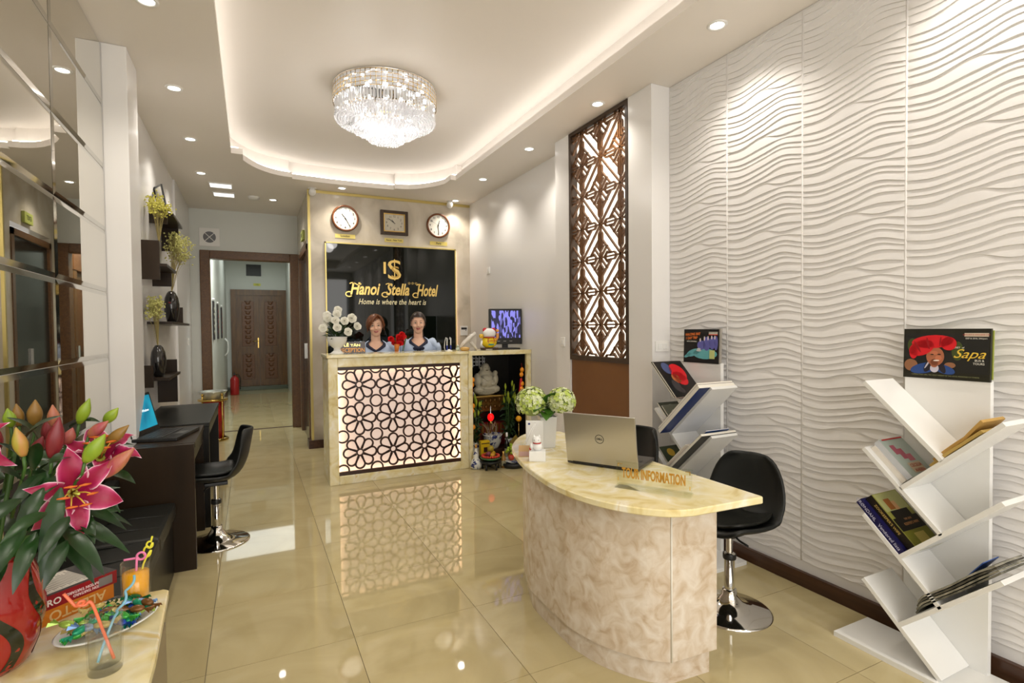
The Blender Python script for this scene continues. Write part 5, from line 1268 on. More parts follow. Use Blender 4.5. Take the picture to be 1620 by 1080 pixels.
# plate with wrapped candies
pt = thing('oval_plate', 'oval white plate full of wrapped candies', 'plate', (-.325,1.585,.70), R(38))
MB().lathe([(0,.003),(.055,.002),(.075,.005),(.100,.016),(.102,.019),(.098,.020),(.072,.010),(0,.007)], 40, sx=1.08, sy=.74).build('plate_body', M['white'], pt)
cc_ = [((20,110,60),'dark green'),((30,150,110),'teal green'),((40,80,180),'blue'),((120,160,210),'pale blue'),((160,190,80),'lime green'),((200,180,110),'cream and gold'),((60,160,60),'bright green'),((120,80,40),'bronze')]
place = ['near the plate rim by the water glass','at the left end of the plate','near the middle of the plate','at the back rim by the books','at the right end of the plate','near the front rim of the plate']
rnd = random.Random(21)
used_ = set()
for k in range(32):
    ci = k % 8; a = rnd.uniform(0,2*pi); r = math.sqrt(rnd.random()); x, y = .088*r*cos(a), .056*r*sin(a); c = MX.Rotation(R(38),3,'Z') @ V((x,y,0)); lay = k//16
    idx = 1 if x < -.05 else 4 if x > .05 else 5 if y < -.02 else 3 if y > .02 else 2
    while (ci, idx) in used_: ci = (ci+1) % 8
    used_.add((ci, idx))
    t = thing('wrapped_candy', '%s wrapped candy %s' % (cc_[ci][1], place[idx]), 'candy', (-.325+c.x, 1.585+c.y, .716+.012*lay+.008*r), rnd.uniform(0,pi), 'wrapped candies on the oval plate')
    mt = M.get('candy%d' % ci) or mat('foil_wrap', srgb(*cc_[ci][0]), .18, .25); M['candy%d' % ci] = mt
    m = MB(); m.T = rot(rnd.uniform(-.25,.25),'Y'); m.ball((0,0,.005),(.019,.0105,.0085),10,7); m.build('wrapped_body', mt, t)
    tl_ = rnd.uniform(-.25,.25)
    for s in (-1,1):
        m = MB(); m.T = rot(tl_,'Y'); q = []
        for i in range(7):
            b_ = -1+i/3; q += [(s*.017,.002*b_,.005),(s*.036,.014*b_,.005+.0045*(1 if i%2 else -1))]
        m.add(q, [(2*i,2*i+2,2*i+3,2*i+1) for i in range(6)]); m.build('twisted_end', mt, t)
# glasses
def glass(label, loc, h, r, mlabel, liq=None, lh=.7):
    t = thing('drinking_glass', label, 'glass', loc)
    MB().lathe([(0,0),(r*.90,0),(r*.93,.004),(r,h),(r-.0022,h),(r*.93-.003,.016),(r*.5,.013),(0,.013)], 32).build('glass_body', M['glass'], t)
    m = MB(); m.lathe([(0,.0135),(r*.5,.0135),(r*.93-.0034,.0165),(r*.965-.003,h*lh),(0,h*lh)], 32); m.build('drink', liq, t, label=mlabel)
    return t
glass('glass of clear water with orange and blue straws on the table edge', (-.294,1.395,.70), .118, .0335, 'clear water', thin('water',(.95,.965,.94)), .58)
glass('glass of orange juice with pink and yellow straws', (-.287,1.695,.70), .115, .034, 'orange juice', mat('juice', srgb(250,176,14), .15), .76)
def straw(label, pts, r, col, k=5):
    p = spline3(pts, k); t = MB().tube(p, r, 8).build('drinking_straw', mat('straw', srgb(*col), .3), None)
    tag(t, label, 'straw', 'bent drinking straws'); return t
def spline3(pts, k):
    out = []; n = len(pts)
    for i in range(n-1):
        p0,p1,p2,p3 = [V(pts[min(max(j,0),n-1)]) for j in (i-1,i,i+1,i+2)]
        for t in [q/k for q in range(k)]: out.append(.5*((2*p1)+(-p0+p2)*t+(2*p0-5*p1+4*p2-p3)*t*t+(-p0+3*p1-3*p2+p3)*t**3))
    out.append(V(pts[-1])); return out
straw('orange looped straw in the water glass', [(-.362,1.40,.878),(-.345,1.397,.853),(-.341,1.396,.849),(-.331,1.392,.850),(-.326,1.390,.858),(-.332,1.386,.861),(-.336,1.390,.853),(-.325,1.392,.849),(-.318,1.393,.854),(-.311,1.393,.842),(-.300,1.394,.800),(-.278,1.392,.722)], .0031, (236,120,84), 6)
tw = [( -.2575+(-.0275)*t+.0, 1.500-.075*t, .853-.070*t) for t in (0,.2,.4,.6,.8,1)]
hel = [(x+.004*sin(q*.9), y, z+.003*cos(q*.9)) for q, (x,y,z) in enumerate([(-.2575-.0225*s/14, 1.500-.060*s/14, .850-.055*s/14) for s in range(15)])]
straw('light blue twisted straw leaning in the water glass', hel+[(-.285,1.43,.79),(-.300,1.402,.745),(-.306,1.39,.722)], .0028, (130,186,210), 3)
cx_, cz_ = -.277, .822
straw('pink looped straw in the juice glass', [(-.316,1.715,.817),(-.300,1.715,.817),(-.286,1.714,.817)]+[(cx_+.0095*cos(a), 1.712, cz_+.0095*sin(a)) for a in [R(230)-R(400)*q/12 for q in range(13)]]+[(-.287,1.708,.800),(-.288,1.700,.760),(-.289,1.695,.725)], .003, (236,130,180), 4)
yb = [(-.252,1.72,.868),(-.255,1.72,.856)]+[(-.2585+.007*cos(a), 1.72, .846+.009*sin(a)) for a in [R(60)+R(330)*q/8 for q in range(9)]]+[(-.264+.008*cos(a), 1.718, .829+.014*sin(a)) for a in [R(40)+R(330)*q/8 for q in range(9)]]+[(-.272,1.712,.800),(-.278,1.706,.76),(-.283,1.70,.728)]
straw('yellow double-looped straw in the juice glass', yb, .0025, (226,220,60), 3)
# ================================================================ THINGS ON THE RECEPTION COUNTER
CTZ = 1.2
rv = thing('white_urn_vase', 'white footed urn vase at the left end of the reception counter', 'vase', (.725, 5.24, CTZ))
MB().lathe([(0,0),(.060,0),(.062,.010),(.048,.022),(.032,.035),(.030,.055),(.050,.072),(.078,.10),(.090,.135),(.091,.155),(.096,.165),(.088,.165),(.08,.14),(0,.12)], 28).build('vase_body', M['white'], rv)
rb = thing('white_rose_bouquet', 'bouquet of white roses in the white urn vase', 'flowers', (.725, 5.24, CTZ+.15))
M['rose'] = mat('rose_white', srgb(246,244,232), .6)
def rose(c, s, seed, parent, mt, name='rose_bloom', face=V((0,-1,.2))):
    rr = random.Random(seed); m = MB(); f = V(face).normalized(); t1 = f.orthogonal().normalized(); t2 = f.cross(t1)
    for ringi, (n_, r_, h) in enumerate(((3,.28,.55),(4,.5,.45),(5,.75,.25),(6,1.0,.0))):
        for k in range(n_):
            a = 2*pi*(k+.5*ringi)/n_+rr.uniform(-.2,.2); rad_ = t1*cos(a)+t2*sin(a); tang = f.cross(rad_)
            vs = []
            for i in range(4):
                t = i/3
                for u in (-1,-.33,.33,1):
                    w_ = s*.55*(.4+.6*sin(pi*min(1,.25+.6*t)))*(.5+.5*r_)
                    p = V(c)+rad_*(s*r_*(.25+.75*t)*(1-.18*abs(u)))+f*(s*h+s*.55*t*(1-.35*r_*t))+tang*(w_*u)
                    vs.append(p)
            m.add(vs, [(i*4+k2, i*4+k2+1, (i+1)*4+k2+1, (i+1)*4+k2) for i in range(3) for k2 in range(3)], True)
    return m.build(name, mt, parent)
def w2(px_, pz_off, py=0): return (px_, py, pz_off)
RS = [(.010,.262,-.0),(-.005,.225,-.05),(-.085,.215,.0),(-.085,.185,-.04),(-.025,.165,-.09),(.055,.160,-.09),(.130,.185,-.03),(-.085,.148,.03),(-.125,.095,-.03),(-.012,.10,-.105),(.185,.11,-.0),(.085,.058,-.09)]
for k, (x, z, y) in enumerate(RS):
    rose((x, y, z), .043 if k not in (6,) else .050, k, rb, M['rose'], face=V((x*1.5, -1+y, .25)))
m = MB(); rnd = random.Random(4)
for x, z, y in RS: m.tube([(0,0,-.04),(x*.4,y*.4,z*.4),(x,y+.01,z-.005)], .0022, 4)
m.build('stem', M['lstem'], rb)
m = MB()
for k in range(110):
    a = rnd.uniform(0,2*pi); h = rnd.uniform(-.0,.10) if k < 80 else rnd.uniform(.1,.22); r1 = rnd.uniform(.06,.15)*(1 if h < .1 else .8)
    b_ = V((r1*cos(a), r1*sin(a)*.8, h+rnd.uniform(-.02,.02))); a_ = b_*.45
    m.add(*leaf_mesh(a_, b_, .011, V((0,-.4,1)), .1, 4, .3), True)
m.build('foliage', mat('rose_leaf', srgb(38,66,30), .5), rb)['kind'] = 'stuff'
m = MB()
for k in range(26):
    a = rnd.uniform(0,2*pi); r1 = rnd.uniform(.08,.20); z1_ = rnd.uniform(.15,.29)-r1*.35; m.tube([(0,0,.03),(r1*.5*cos(a),r1*.4*sin(a),z1_*.6),(r1*cos(a),r1*.7*sin(a),z1_)], .0009, 3, cap=False)
m.build('grass_sprays', mat('grey_spray', srgb(110,120,96), .6), rb)['kind'] = 'stuff'

rs = thing('reception_sign', 'dark reception sign with gold lettering beside the white urn', 'sign', (.872, 5.30, CTZ), R(-3))
B(-.125,.125,0,.008,0,.112,.002).build('plate', mat('dark_brown_plate',(.04,.02,.012),.2), rs); B(-.128,.128,-.02,.03,0,.008).build('foot', M['acrylic'], rs)
text('LỄ TÂN', .040, M['gold'], rs, loc=(0,-.002,.086), depth=.001, bold=.001, fit=(.15,.036)); text('RECEPTION', .050, mat('gold_print2', srgb(216,150,70), .35, .2), rs, loc=(0,-.002,.033), depth=.001, bold=.0012, fit=(.236,.042))
B(-.125,.125,-.001,.004,.112,.115).build('top_edge', M['acrylic'], rs)

pn = thing('pen_holder', 'pair of white and blue counter pens with white cords', 'pens', (1.83, 5.22, CTZ))
MB().lathe([(0,0),(.035,0),(.034,.008),(.012,.016),(.010,.02),(0,.02)], 16).build('base', M['white'], pn)
for x in (-.022, .018):
    MB().tube([(x,0,.012),(x,0,.06)], .0075, 8).build('pen_grip', mat('pen_blue', srgb(30,50,140), .3), pn); MB().tube([(x,0,.06),(x+.002,0,.135)], [.0065,.004], 8).build('pen_barrel', M['white'], pn)
MB().tube([(-.022,0,.135),(-.034,0,.14),(-.045,0,.10),(-.052,0,.04),(-.045,-.01,.004),(-.02,-.02,.006)], .003, 6).tube([(.02,0,.135),(.010,0,.145),(.004,0,.12)], .003, 6).build('cord', M['white'], pn)
ph_ = thing('desk_phone', 'white desk telephone seen from behind on the counter', 'telephone', (2.04, 5.24, CTZ))
m = MB(); m.T = rot(R(0)); m.loft([[(-.09,.0,.0),(.10,.0,.0),(.10,.09,.0),(-.09,.09,.0)],[(-.06,.03,.03),(.11,.03,.03),(.11,.10,.03),(-.06,.10,.03)],[(.045,.02,.165),(.115,.02,.165),(.115,.05,.175),(.045,.05,.175)]], smooth=False); m.build('body', mat('phone_grey', srgb(196,190,180), .4), ph_)
MB().tube([(-.085,-.01,.03),(-.045,-.02,.085),(.02,-.02,.135),(.085,-.015,.185)], [.016,.022,.020,.017], 8).build('handset', mat('phone_white', srgb(214,208,198), .35), ph_)
m = MB(); m.tube([(.10,-.01,.005),(.07,-.015,.05),(.03,-.02,.09)], [.014,.014,.016], 8); m.build('support_leg', mat('phone_white2', srgb(206,200,190), .4), ph_)
sd = thing('small_figurine', 'tiny pale figurine left of the desk telephone', 'figurine', (1.925, 5.22, CTZ))
MB().ball((0,0,.020),(.024,.02,.020),10,7).ball((0,0,.05),(.014,.013,.015),10,7).build('body', mat('pale_jade', srgb(190,200,184), .3), sd)
cd = thing('card_dish', 'small tan woven dish in front of the telephone', 'dish', (1.985, 5.17, CTZ))
MB().lathe([(0,0),(.035,0),(.045,.012),(.052,.034),(.047,.034),(.038,.012),(0,.008)], 20).build('bowl', mat('tan_bowl', srgb(200,160,90), .5), cd)
MB().ball((0,0,.03),(.04,.04,.012),12,6).build('contents', mat('tan_sweets', srgb(216,176,110), .6), cd)
# beckoning cat seen from behind
lc = thing('beckoning_cat', 'large yellow beckoning cat figurine with red ears on a dark stand', 'figurine', (2.295, 5.25, CTZ))
MB().box(-.085,.085,-.05,.055,.012,.024,.003).box(-.08,-.06,-.045,.05,0,.012).box(.06,.08,-.045,.05,0,.012).build('stand', M['base'], lc)
MB().ball((0,0,.085),(.085,.062,.068),22,14).build('body_glaze', mat('cat_yellow', srgb(220,190,30), .2), lc)
MB().ball((-.0,0,.178),(.074,.060,.056),20,12).build('head', M['white'], lc)
m = MB()
for s in (-1,1): m.T = tr(s*.050,0,.215) @ rot(R(20*s),'Y'); m.ball((0,0,0),(.026,.014,.024),12,8)
m.build('ears', mat('cat_red', srgb(186,30,40), .3), lc)
MB().tube([(.070,0,.10),(.098,0,.135),(.098,0,.18)], [.018,.017,.016], 10).ball((.098,0,.205),(.019,.016,.018),12,8).build('raised_paw', mat('cat_orange', srgb(216,150,70), .3), lc)
MB().ball((-.095,-.01,.15),(.028,.02,.024),12,8).tube([(-.075,0,.13),(-.095,-.01,.15)], .012, 6).build('gold_coin', mat('coin_gold', srgb(220,180,60), .25, .3), lc)
m = MB(); m.T = tr(0,-.055,.10) @ rot(R(90),'X'); m.torus(.038,.0035,24,6); m.T = tr(0,-.060,.098); m.box(-.045,.06,-.003,.004,-.003,.003); m.build('red_emblem', mat('emblem_red', srgb(180,50,20), .3), lc)
MB().ball((0,-.055,.058),(.04,.010,.009),12,6).build('green_emblem', mat('emblem_green', srgb(60,140,110), .3), lc)
MB().tube([(-.08,0,.10),(-.095,0,.06),(-.075,0,.03)], [.013,.013,.010], 8).build('lower_paw', M['white'], lc)
m = MB(); m.T = tr(0,0,.135) ; m.torus(.058,.006,24,6); m.build('collar', mat('collar_red', srgb(170,40,20), .35), lc)
# monitor
mo = thing('monitor', 'black monitor with blue-violet camera pictures on the counter end', 'monitor', (2.52, 5.32, CTZ), R(-8))
B(-.12,.14,-.10,.10,0,.016,.003).build('base', M['black'], mo); B(-.03,.03,.0,.03,.014,.08).build('neck', M['black'], mo)
B(-.185,.185,-.03,.02,.055,.445,.006).build('housing', M['black'], mo)
scr = B(-.165,.165,-.0315,-.0295,.125,.425).build('display', None, mo)
sm_ = mat('camera_picture', (.02,.02,.05), .3); nt = sm_.node_tree; p = nt.nodes['Principled BSDF']
tc = nt.nodes.new('ShaderNodeTexCoord'); mp = nt.nodes.new('ShaderNodeMapping'); mp.inputs['Scale'].default_value = (1.0,1,.35)
vo = nt.nodes.new('ShaderNodeTexVoronoi'); vo.inputs['Scale'].default_value = 48; nz = nt.nodes.new('ShaderNodeValToRGB'); e = nz.color_ramp.elements
e[0].position = .45; e[0].color = (.005,.005,.02,1); e[1].position = .55; e[1].color = (.20,.19,.62,1)
nt.links.new(tc.outputs['Object'], mp.inputs[0]); nt.links.new(mp.outputs[0], vo.inputs['Vector']); nt.links.new(vo.outputs['Color'], nz.inputs[0]); nt.links.new(nz.outputs[0], p.inputs['Emission Color']); p.inputs['Emission Strength'].default_value = 1.2
scr.data.materials.append(sm_)
m = MB()
for k in range(3): m.box(-.10+.07*k,-.07+.07*k,-.032,-.0298,.088,.092)
m.build('maker_marks', M['silver'], mo)
# red flowers behind
rf = thing('red_flower_bunch', 'bunch of red flowers standing between the two receptionists', 'flowers', (1.415, 5.60, .735))
MB().lathe([(0,0),(.05,0),(.06,.05),(.05,.16),(.04,.22),(.045,.24),(.04,.24),(0,.2)], 20).build('vase_body', mat('green_glass_vase',(.03,.08,.04),.1), rf)
rnd = random.Random(9); M['redfl'] = mat('red_bloom', srgb(206,20,22), .5)
for k in range(12):
    a = rnd.uniform(0,2*pi); r = .085*math.sqrt(rnd.random()); c = (r*cos(a)*1.15, r*sin(a)*.6, .60+rnd.uniform(-.05,.06)-r*.3)
    rose(c, .036, 40+k, rf, M['redfl'], 'red_bloom', V((c[0]*4,-1,.5)))
m = MB()
for k in range(14):
    a = rnd.uniform(0,2*pi); m.tube([(0,0,.1),(.02*cos(a),.02*sin(a),.4),(.07*cos(a),.04*sin(a),.60)], .0025, 4)
m.build('stems', M['lstem'], rf)['kind'] = 'stuff'
MB().tube([(-.05,-.04,.38),(-.045,-.05,.54)], [.008,.03], 10, cap=False).build('orange_wrap', mat('orange_wrap', srgb(206,120,50), .5), rf)

# ================================================================ ALTAR OBJECTS
AX, AY = 2.345, 5.30
bu = thing('laughing_buddha_statue', 'pale seated laughing statue on the altar shelf', 'statue', (2.29, 5.36, .705))
bm_ = mat('pale_soapstone', srgb(176,170,150), .35)
m = MB(); m.ball((0,0,.05),(.145,.10,.055),20,10).ball((-.085,-.045,.065),(.07,.05,.045),12,8).ball((.085,-.045,.065),(.07,.05,.045),12,8).ball((0,-.015,.15),(.105,.085,.095),20,12).ball((0,0,.22),(.085,.062,.065),16,10).ball((0,-.01,.295),(.047,.047,.055),16,10)
m.ball((-.10,-.02,.17),(.045,.05,.075),12,8).ball((.10,-.02,.17),(.045,.05,.075),12,8).ball((-.05,-.075,.12),(.035,.03,.022),10,6).ball((.06,-.07,.125),(.035,.03,.022),10,6).ball((.115,-.01,.235),(.03,.03,.03),10,6).ball((-.050,-.0,.285),(.012,.012,.030),8,6).ball((.050,0,.285),(.012,.012,.030),8,6).ball((0,-.055,.29),(.010,.012,.010),8,6)
o = m.build('body', bm_, bu); rmd = o.modifiers.new('fuse','REMESH'); rmd.mode = 'VOXEL'; rmd.voxel_size = .006; rmd.use_smooth_shade = True
m = MB()
for q in range(5): m.tube([(-.11+.01*q,-.08,.03+.012*q),(-.03,-.105,.02+.012*q),(.05,-.10,.03+.01*q),(.12-.01*q,-.075,.045+.01*q)], .004, 5)
m.tube([(-.075,-.06,.21),(-.02,-.10,.165),(.04,-.095,.165),(.08,-.055,.21)], .006, 6)
m.build('robe_folds', bm_, bu)
m = MB()
for s in (-1,1): m.ball((s*.018,-.052,.303),(.007,.004,.003),8,5)
m.ball((0,-.053,.272),(.016,.005,.006),8,5); m.build('face_lines', mat('dark_line', srgb(90,80,64), .6), bu)
M['porc'] = noisy('blue_white_porcelain', [srgb(40,50,110), srgb(214,214,206)], 16, .12, 2, 1.0, stops=[.40,.46])
sv = thing('small_shelf_jar', 'tiny dark blue jar left of the altar statue', 'jar', (2.125, 5.33, .705)); MB().lathe([(0,0),(.018,0),(.024,.02),(.020,.04),(.012,.045),(0,.045)], 12).build('jar_body', M['porc'], sv)
pot = thing('incense_pot', 'blue and white incense bowl in the altar cabinet', 'pot', (2.345, 5.30, .13))
MB().lathe([(0,0),(.06,0),(.07,.02),(.098,.08),(.10,.13),(.112,.15),(.104,.152),(.09,.13),(0,.12)], 28).build('bowl', M['porc'], pot)
m = MB(); rnd = random.Random(2)
for k in range(14): a = rnd.uniform(0,2*pi); m.tube([(.04*cos(a),.04*sin(a),.12),(.06*cos(a)-.01,.05*sin(a),.22),(.07*cos(a+.5)-.04,.04*sin(a),.25+.05*rnd.random()),(.03*cos(a)-.03,.03*sin(a),.20)], .0016, 4)
m.build('curled_incense', mat('incense_ash', srgb(190,176,150), .7), pot)
st_ = thing('altar_riser', 'dark lacquered riser carrying the incense bowl', 'stand', (2.345,5.32,.012)); B(-.22,.22,-.10,.115,0,.118,.004).build('riser_body', M['lacq'], st_)
rl = thing('red_altar_lamp', 'small glowing red lotus lamp on the altar', 'lamp', (2.36, 5.38, .385))
MB().lathe([(0,0),(.035,0),(.03,.01),(.014,.02),(.014,.03)], 14).build('base', M['brass'], rl); MB().ball((0,0,.065),(.036,.036,.045),14,10).build('red_shade', mat('red_glow', srgb(200,10,14), .3, emit=(1,.01,.01), es=.9), rl); MB().lathe([(.010,.105),(.006,.13),(.002,.19),(0,.195)], 8).build('finial', M['chrome'], rl)
rx_ = thing('red_altar_box', 'dark red altar box behind the incense bowl', 'box', (2.36, 5.44, .012)); B(-.20,.20,-.04,.05,0,.372,.005).build('box_body', mat('deep_red', srgb(110,16,16), .35), rx_)
m = MB()
for k in range(9): m.box(-.19+.044*k,-.165+.044*k,-.046,-.038,.20,.36)
m.build('gold_relief', mat('dull_gold', srgb(130,90,36), .35, .5), rx_)
gr = thing('gilded_panel', 'gilded carved panel under the altar statue shelf', 'panel', (2.345, 5.50, .50)); m = MB(); m.box(-.24,.24,0,.012,0,.17)
for k in range(16): m.ball((-.21+.056*(k%8), -.004, .05+.07*(k//8)),(.024,.012,.026),8,5)
m.build('carving', mat('old_gold', srgb(120,86,30), .4, .4), gr)
M['lilyb'] = mat('green_lily_bud', srgb(150,166,40), .45); M['dkleaf'] = mat('dark_altar_leaf', srgb(30,54,22), .5)
def altar_lily(x, y, label, seed, hh, lean):
    rr = random.Random(seed); t = thing('altar_lily_vase', label, 'flowers', (x, y, .012), 0, 'vases of green lilies on the altar')
    MB().lathe([(0,0),(.045,0),(.055,.04),(.05,.12),(.035,.18),(.045,.21),(.04,.21),(0,.18)], 18).build('vase_body', M['porc'], t)
    st = MB(); lf = MB()
    for k in range(13):
        a = rr.uniform(0,2*pi); r = rr.uniform(.02,.085); z = hh*rr.uniform(.75,1.05); tp_ = V((r*cos(a)+lean, r*sin(a)*.6-.02, z)); d = (tp_-V((0,0,.2))).normalized()
        st.tube([(0,0,.18), tp_*.6, tp_], .003, 4)
        m = MB(); L = rr.uniform(.065,.10); t1 = d.orthogonal().normalized(); t2 = d.cross(t1)
        m.loft([[tp_+d*L*q+(t1*cos(2*pi*j/8)+t2*sin(2*pi*j/8))*.013*max(.1,sin(pi*(q*.9+.06))) for j in range(8)] for q in (0,.2,.45,.7,.88,1)]); m.build('lily_bud', M['lilyb'], t)
    for k in range(85):
        a = rr.uniform(0,2*pi); z = rr.uniform(.22,hh*.95); p = V((.02*cos(a)+lean*z/hh, .02*sin(a), z)); q = p+V((rr.uniform(.05,.095)*cos(a), .05*sin(a), rr.uniform(-.06,.09)))
        lf.add(*leaf_mesh(p, q, .012, V((0,-.5,.8)), .12, 5, .3), True)
    st.build('stems', M['lstem'], t)['kind'] = 'stuff'; lf.build('foliage', M['dkleaf'], t)['kind'] = 'stuff'
altar_lily(2.12, 5.24, 'vase of green lily buds at the altar left side', 3, .62, .0); altar_lily(2.52, 5.26, 'vase of green lily buds at the altar right side', 8, .74, .01)
for k, (x, lb) in enumerate(((2.042, 'red and orange hanging ornament on the altar left edge'), (2.615, 'red and orange hanging ornament on the altar right edge'))):
    t = thing('hanging_ornament', lb, 'ornament', (x, 5.115, 1.03), 0, 'hanging gourd ornaments of the altar')
    for q, z in enumerate((-.05,-.10,-.20,-.25) if k else (-.13,-.18,-.40,-.45,-.62)):
        MB().ball((.004*(-1)**q,0,z),(.023,.02,.027),12,8).build('orange_gourd', M.get('org_g') or M.setdefault('org_g', mat('orange_gourd', srgb(226,140,20), .3)), t)
    MB().tube([(0,0,.02),(0,.003,-.66 if not k else -.26)], .002, 4).build('string', M['red'], t)
    m = MB()
    for z0_, z1_ in (((-.20,-.34),(-.46,-.60),(-.64,-.74)) if not k else ((-.14,-.29),)): m.loft([[(-.02,-.006,z0_),(.0,-.012,z0_),(.0,.006,z0_),(-.02,.004,z0_)],[(-.036,-.006,z1_),(-.002,-.012,z1_),(-.002,.006,z1_),(-.036,.004,z1_)]], smooth=False)
    m.build('red_tassel', mat('tassel_red', srgb(186,26,16), .6), t)
gb = thing('gourd_bottle', 'small blue and white gourd bottle on the floor by the counter', 'bottle', (2.035, 5.02, 0))
MB().lathe([(0,0),(.04,0),(.055,.02),(.058,.055),(.045,.09),(.026,.11),(.030,.14),(.026,.165),(.012,.19),(.011,.215),(0,.215)], 22).build('bottle_body', M['porc'], gb); MB().lathe([(0,.21),(.012,.212),(.014,.25),(0,.252)], 10).build('stopper', mat('cork', srgb(176,130,60), .6), gb)
yb_ = thing('yellow_box', 'yellow printed votive box in the altar cabinet', 'box', (2.175, 5.13, .10)); B(-.05,.05,-.03,.03,0,.155,.002).build('box_body', mat('votive_yellow', srgb(214,180,20), .4), yb_)
m = MB(); m.box(-.02,.02,-.0315,-.030,.04,.09).box(-.045,.045,-.0315,-.030,.125,.135); m.build('dark_print', M['lacq'], yb_)
yr = thing('small_riser', 'low dark stand under the yellow votive box', 'stand', (2.175,5.13,.012)); B(-.07,.07,-.04,.04,0,.088,.003).build('riser_body', M['lacq'], yr)
fs_ = thing('round_fruit_stand', 'round black footed stand at the altar foot', 'stand', (2.165, 4.95, 0)); MB().lathe([(0,.06),(.09,.06),(.105,.07),(.108,.085),(.10,.09),(0,.09)], 26).build('round_top', M['black'], fs_)
for k in range(5): a = 2*pi*k/5; MB().tube([(.06*cos(a),.06*sin(a),.065),(.09*cos(a),.09*sin(a),.04),(.085*cos(a),.085*sin(a),.0)], [.012,.009,.012], 6).build('leg', M['black'], fs_)
pf_ = thing('green_plate', 'green plate with a red beaded rim on the round black stand', 'plate', (2.165, 4.95, .09)); MB().lathe([(0,0),(.06,0),(.10,.02),(.108,.032),(.10,.034),(.06,.012),(0,.01)], 26).build('plate_body', mat('celadon', srgb(70,110,70), .2), pf_)
m = MB(); 
for k in range(22): a = 2*pi*k/22; m.ball((.085*cos(a),.085*sin(a),.045),(.013,.013,.014),8,5)
m.build('red_beads', mat('coral', srgb(196,60,40), .4), pf_)
def fruit(x, y, z, r, col, label, nm, cat='fruit', rz=1.0, grp='fruit offerings'):
    t = MB().lathe([(0,-r*rz*.92),(r*.45,-r*rz*.88),(r*.86,-r*rz*.5),(r,0),(r*.86,r*rz*.5),(r*.45,r*rz*.88),(r*.12,r*rz*.86),(0,r*rz*.78)], 14).build(nm, M.get(nm+str(col)) or M.setdefault(nm+str(col), mat(nm, srgb(*col), .35)), None, loc=(x,y,z)); tag(t, label, cat, grp); return t
fruit(2.14,4.94,.155,.030,(110,40,60),'purple fruit on the left of the green plate','plum'); fruit(2.195,4.96,.152,.030,(186,150,30),'gold-yellow fruit on the right of the green plate','mandarin'); fruit(2.165,4.90,.148,.026,(190,140,40),'small golden fruit at the front of the green plate','mandarin'); fruit(2.17,4.955,.205,.034,(160,140,40),'gold patterned fruit on top of the green plate','golden_fruit')
t2_ = thing('black_fruit_tray', 'round black tray at the altar foot, right side', 'tray', (2.42, 4.94, 0)); MB().lathe([(0,0),(.12,0),(.135,.02),(.14,.045),(.13,.05),(.11,.03),(0,.03)], 28).build('tray_body', M['black'], t2_)
wp = thing('white_fruit_bowl', 'white shallow bowl of grapes on the round black tray', 'bowl', (2.42,4.94,.03)); MB().lathe([(0,0),(.05,0),(.10,.025),(.115,.045),(.108,.047),(.06,.02),(0,.012)], 28).build('bowl_body', M['porc'], wp)
fruit(2.37,4.89,.105,.032,(176,60,40),'red apple at the front of the white fruit bowl','apple'); fruit(2.455,4.89,.10,.030,(196,150,60),'yellow pear-coloured fruit at the bowl front right','apple'); fruit(2.41,4.99,.105,.032,(170,120,50),'brown-yellow fruit at the back of the white bowl','apple')
gm = thing('grape_bunch', 'bunch of green grapes heaped on the white fruit bowl', 'grapes', (2.415,4.935,.12)); rnd = random.Random(6); M['grape'] = mat('green_grape', srgb(150,176,50), .25)
gme = MB().ball((0,0,0),.0155,10,7).mesh('grape', M['grape'])
for k in range(46):
    a = rnd.uniform(0,2*pi); r = .075*math.sqrt(rnd.random()); inst('grape', gme, gm, (r*cos(a), r*sin(a)*.8, .02+.095*(1-(r/.08)**2)*rnd.uniform(.4,1)))
for k, (x, y, z, h, c, lb, g) in enumerate(((2.225,5.06,.012,.20,(70,76,70),'slim dark glass bottle left of the incense bowl',1),(2.44,5.14,.012,.30,(26,30,24),'tall dark bottle right of the incense bowl',1),(2.30,4.93,0,.17,(150,110,50),'small amber bottle between the two fruit dishes',1),(2.52,5.10,.012,.17,(150,140,160),'pale violet jar at the altar right',0))):
    t = thing('offering_bottle', lb, 'bottle', (x,y,z), 0, 'bottles on the altar'); r = .026 if g else .045
    MB().lathe([(0,0),(r,0),(r,h*.55),(r*.8,h*.66),(r*.4,h*.76),(r*.38,h*.92),(0,h*.92)], 16).build('bottle_body', mat('bottle_%d' % k, srgb(*c), .08, coat=.3), t); MB().lathe([(r*.45,h*.86),(r*.45,h),(0,h)], 12).build('cap', M['brass'] if k != 1 else M['plastic'], t)
    if g: MB().lathe([(r*1.02,h*.15),(r*1.02,h*.45)], 16).build('paper_label', mat('label_%d' % k, srgb(150,146,120), .5), t)
for k, (x, y, z, lb) in enumerate(((2.585,5.14,.45,'orange hanging at the altar right side'),(2.575,5.12,.31,'gold patterned packet leaning at the altar right'))):
    if k == 0: fruit(x, y, z, .034, (226,160,30), lb, 'orange_fruit')
    else:
        t = thing('gold_packet', lb, 'packet', (x-.05,y-.02,.19), R(20)); m = MB(); m.T = rot(R(-35),'Y'); m.box(-.06,.06,-.008,.008,0,.075,.002); m.build('packet_body', mat('packet_gold', srgb(140,120,50), .4, .3), t)
rr_ = thing('side_riser', 'dark riser holding the gold packet and orange', 'stand', (2.55,5.14,.012)); B(-.065,.085,-.05,.05,0,.178,.003).build('riser_body', M['lacq'], rr_); MB().tube([(.035,0,.178),(.035,0,.405)], .005, 6).build('prong', M['brass'], rr_)

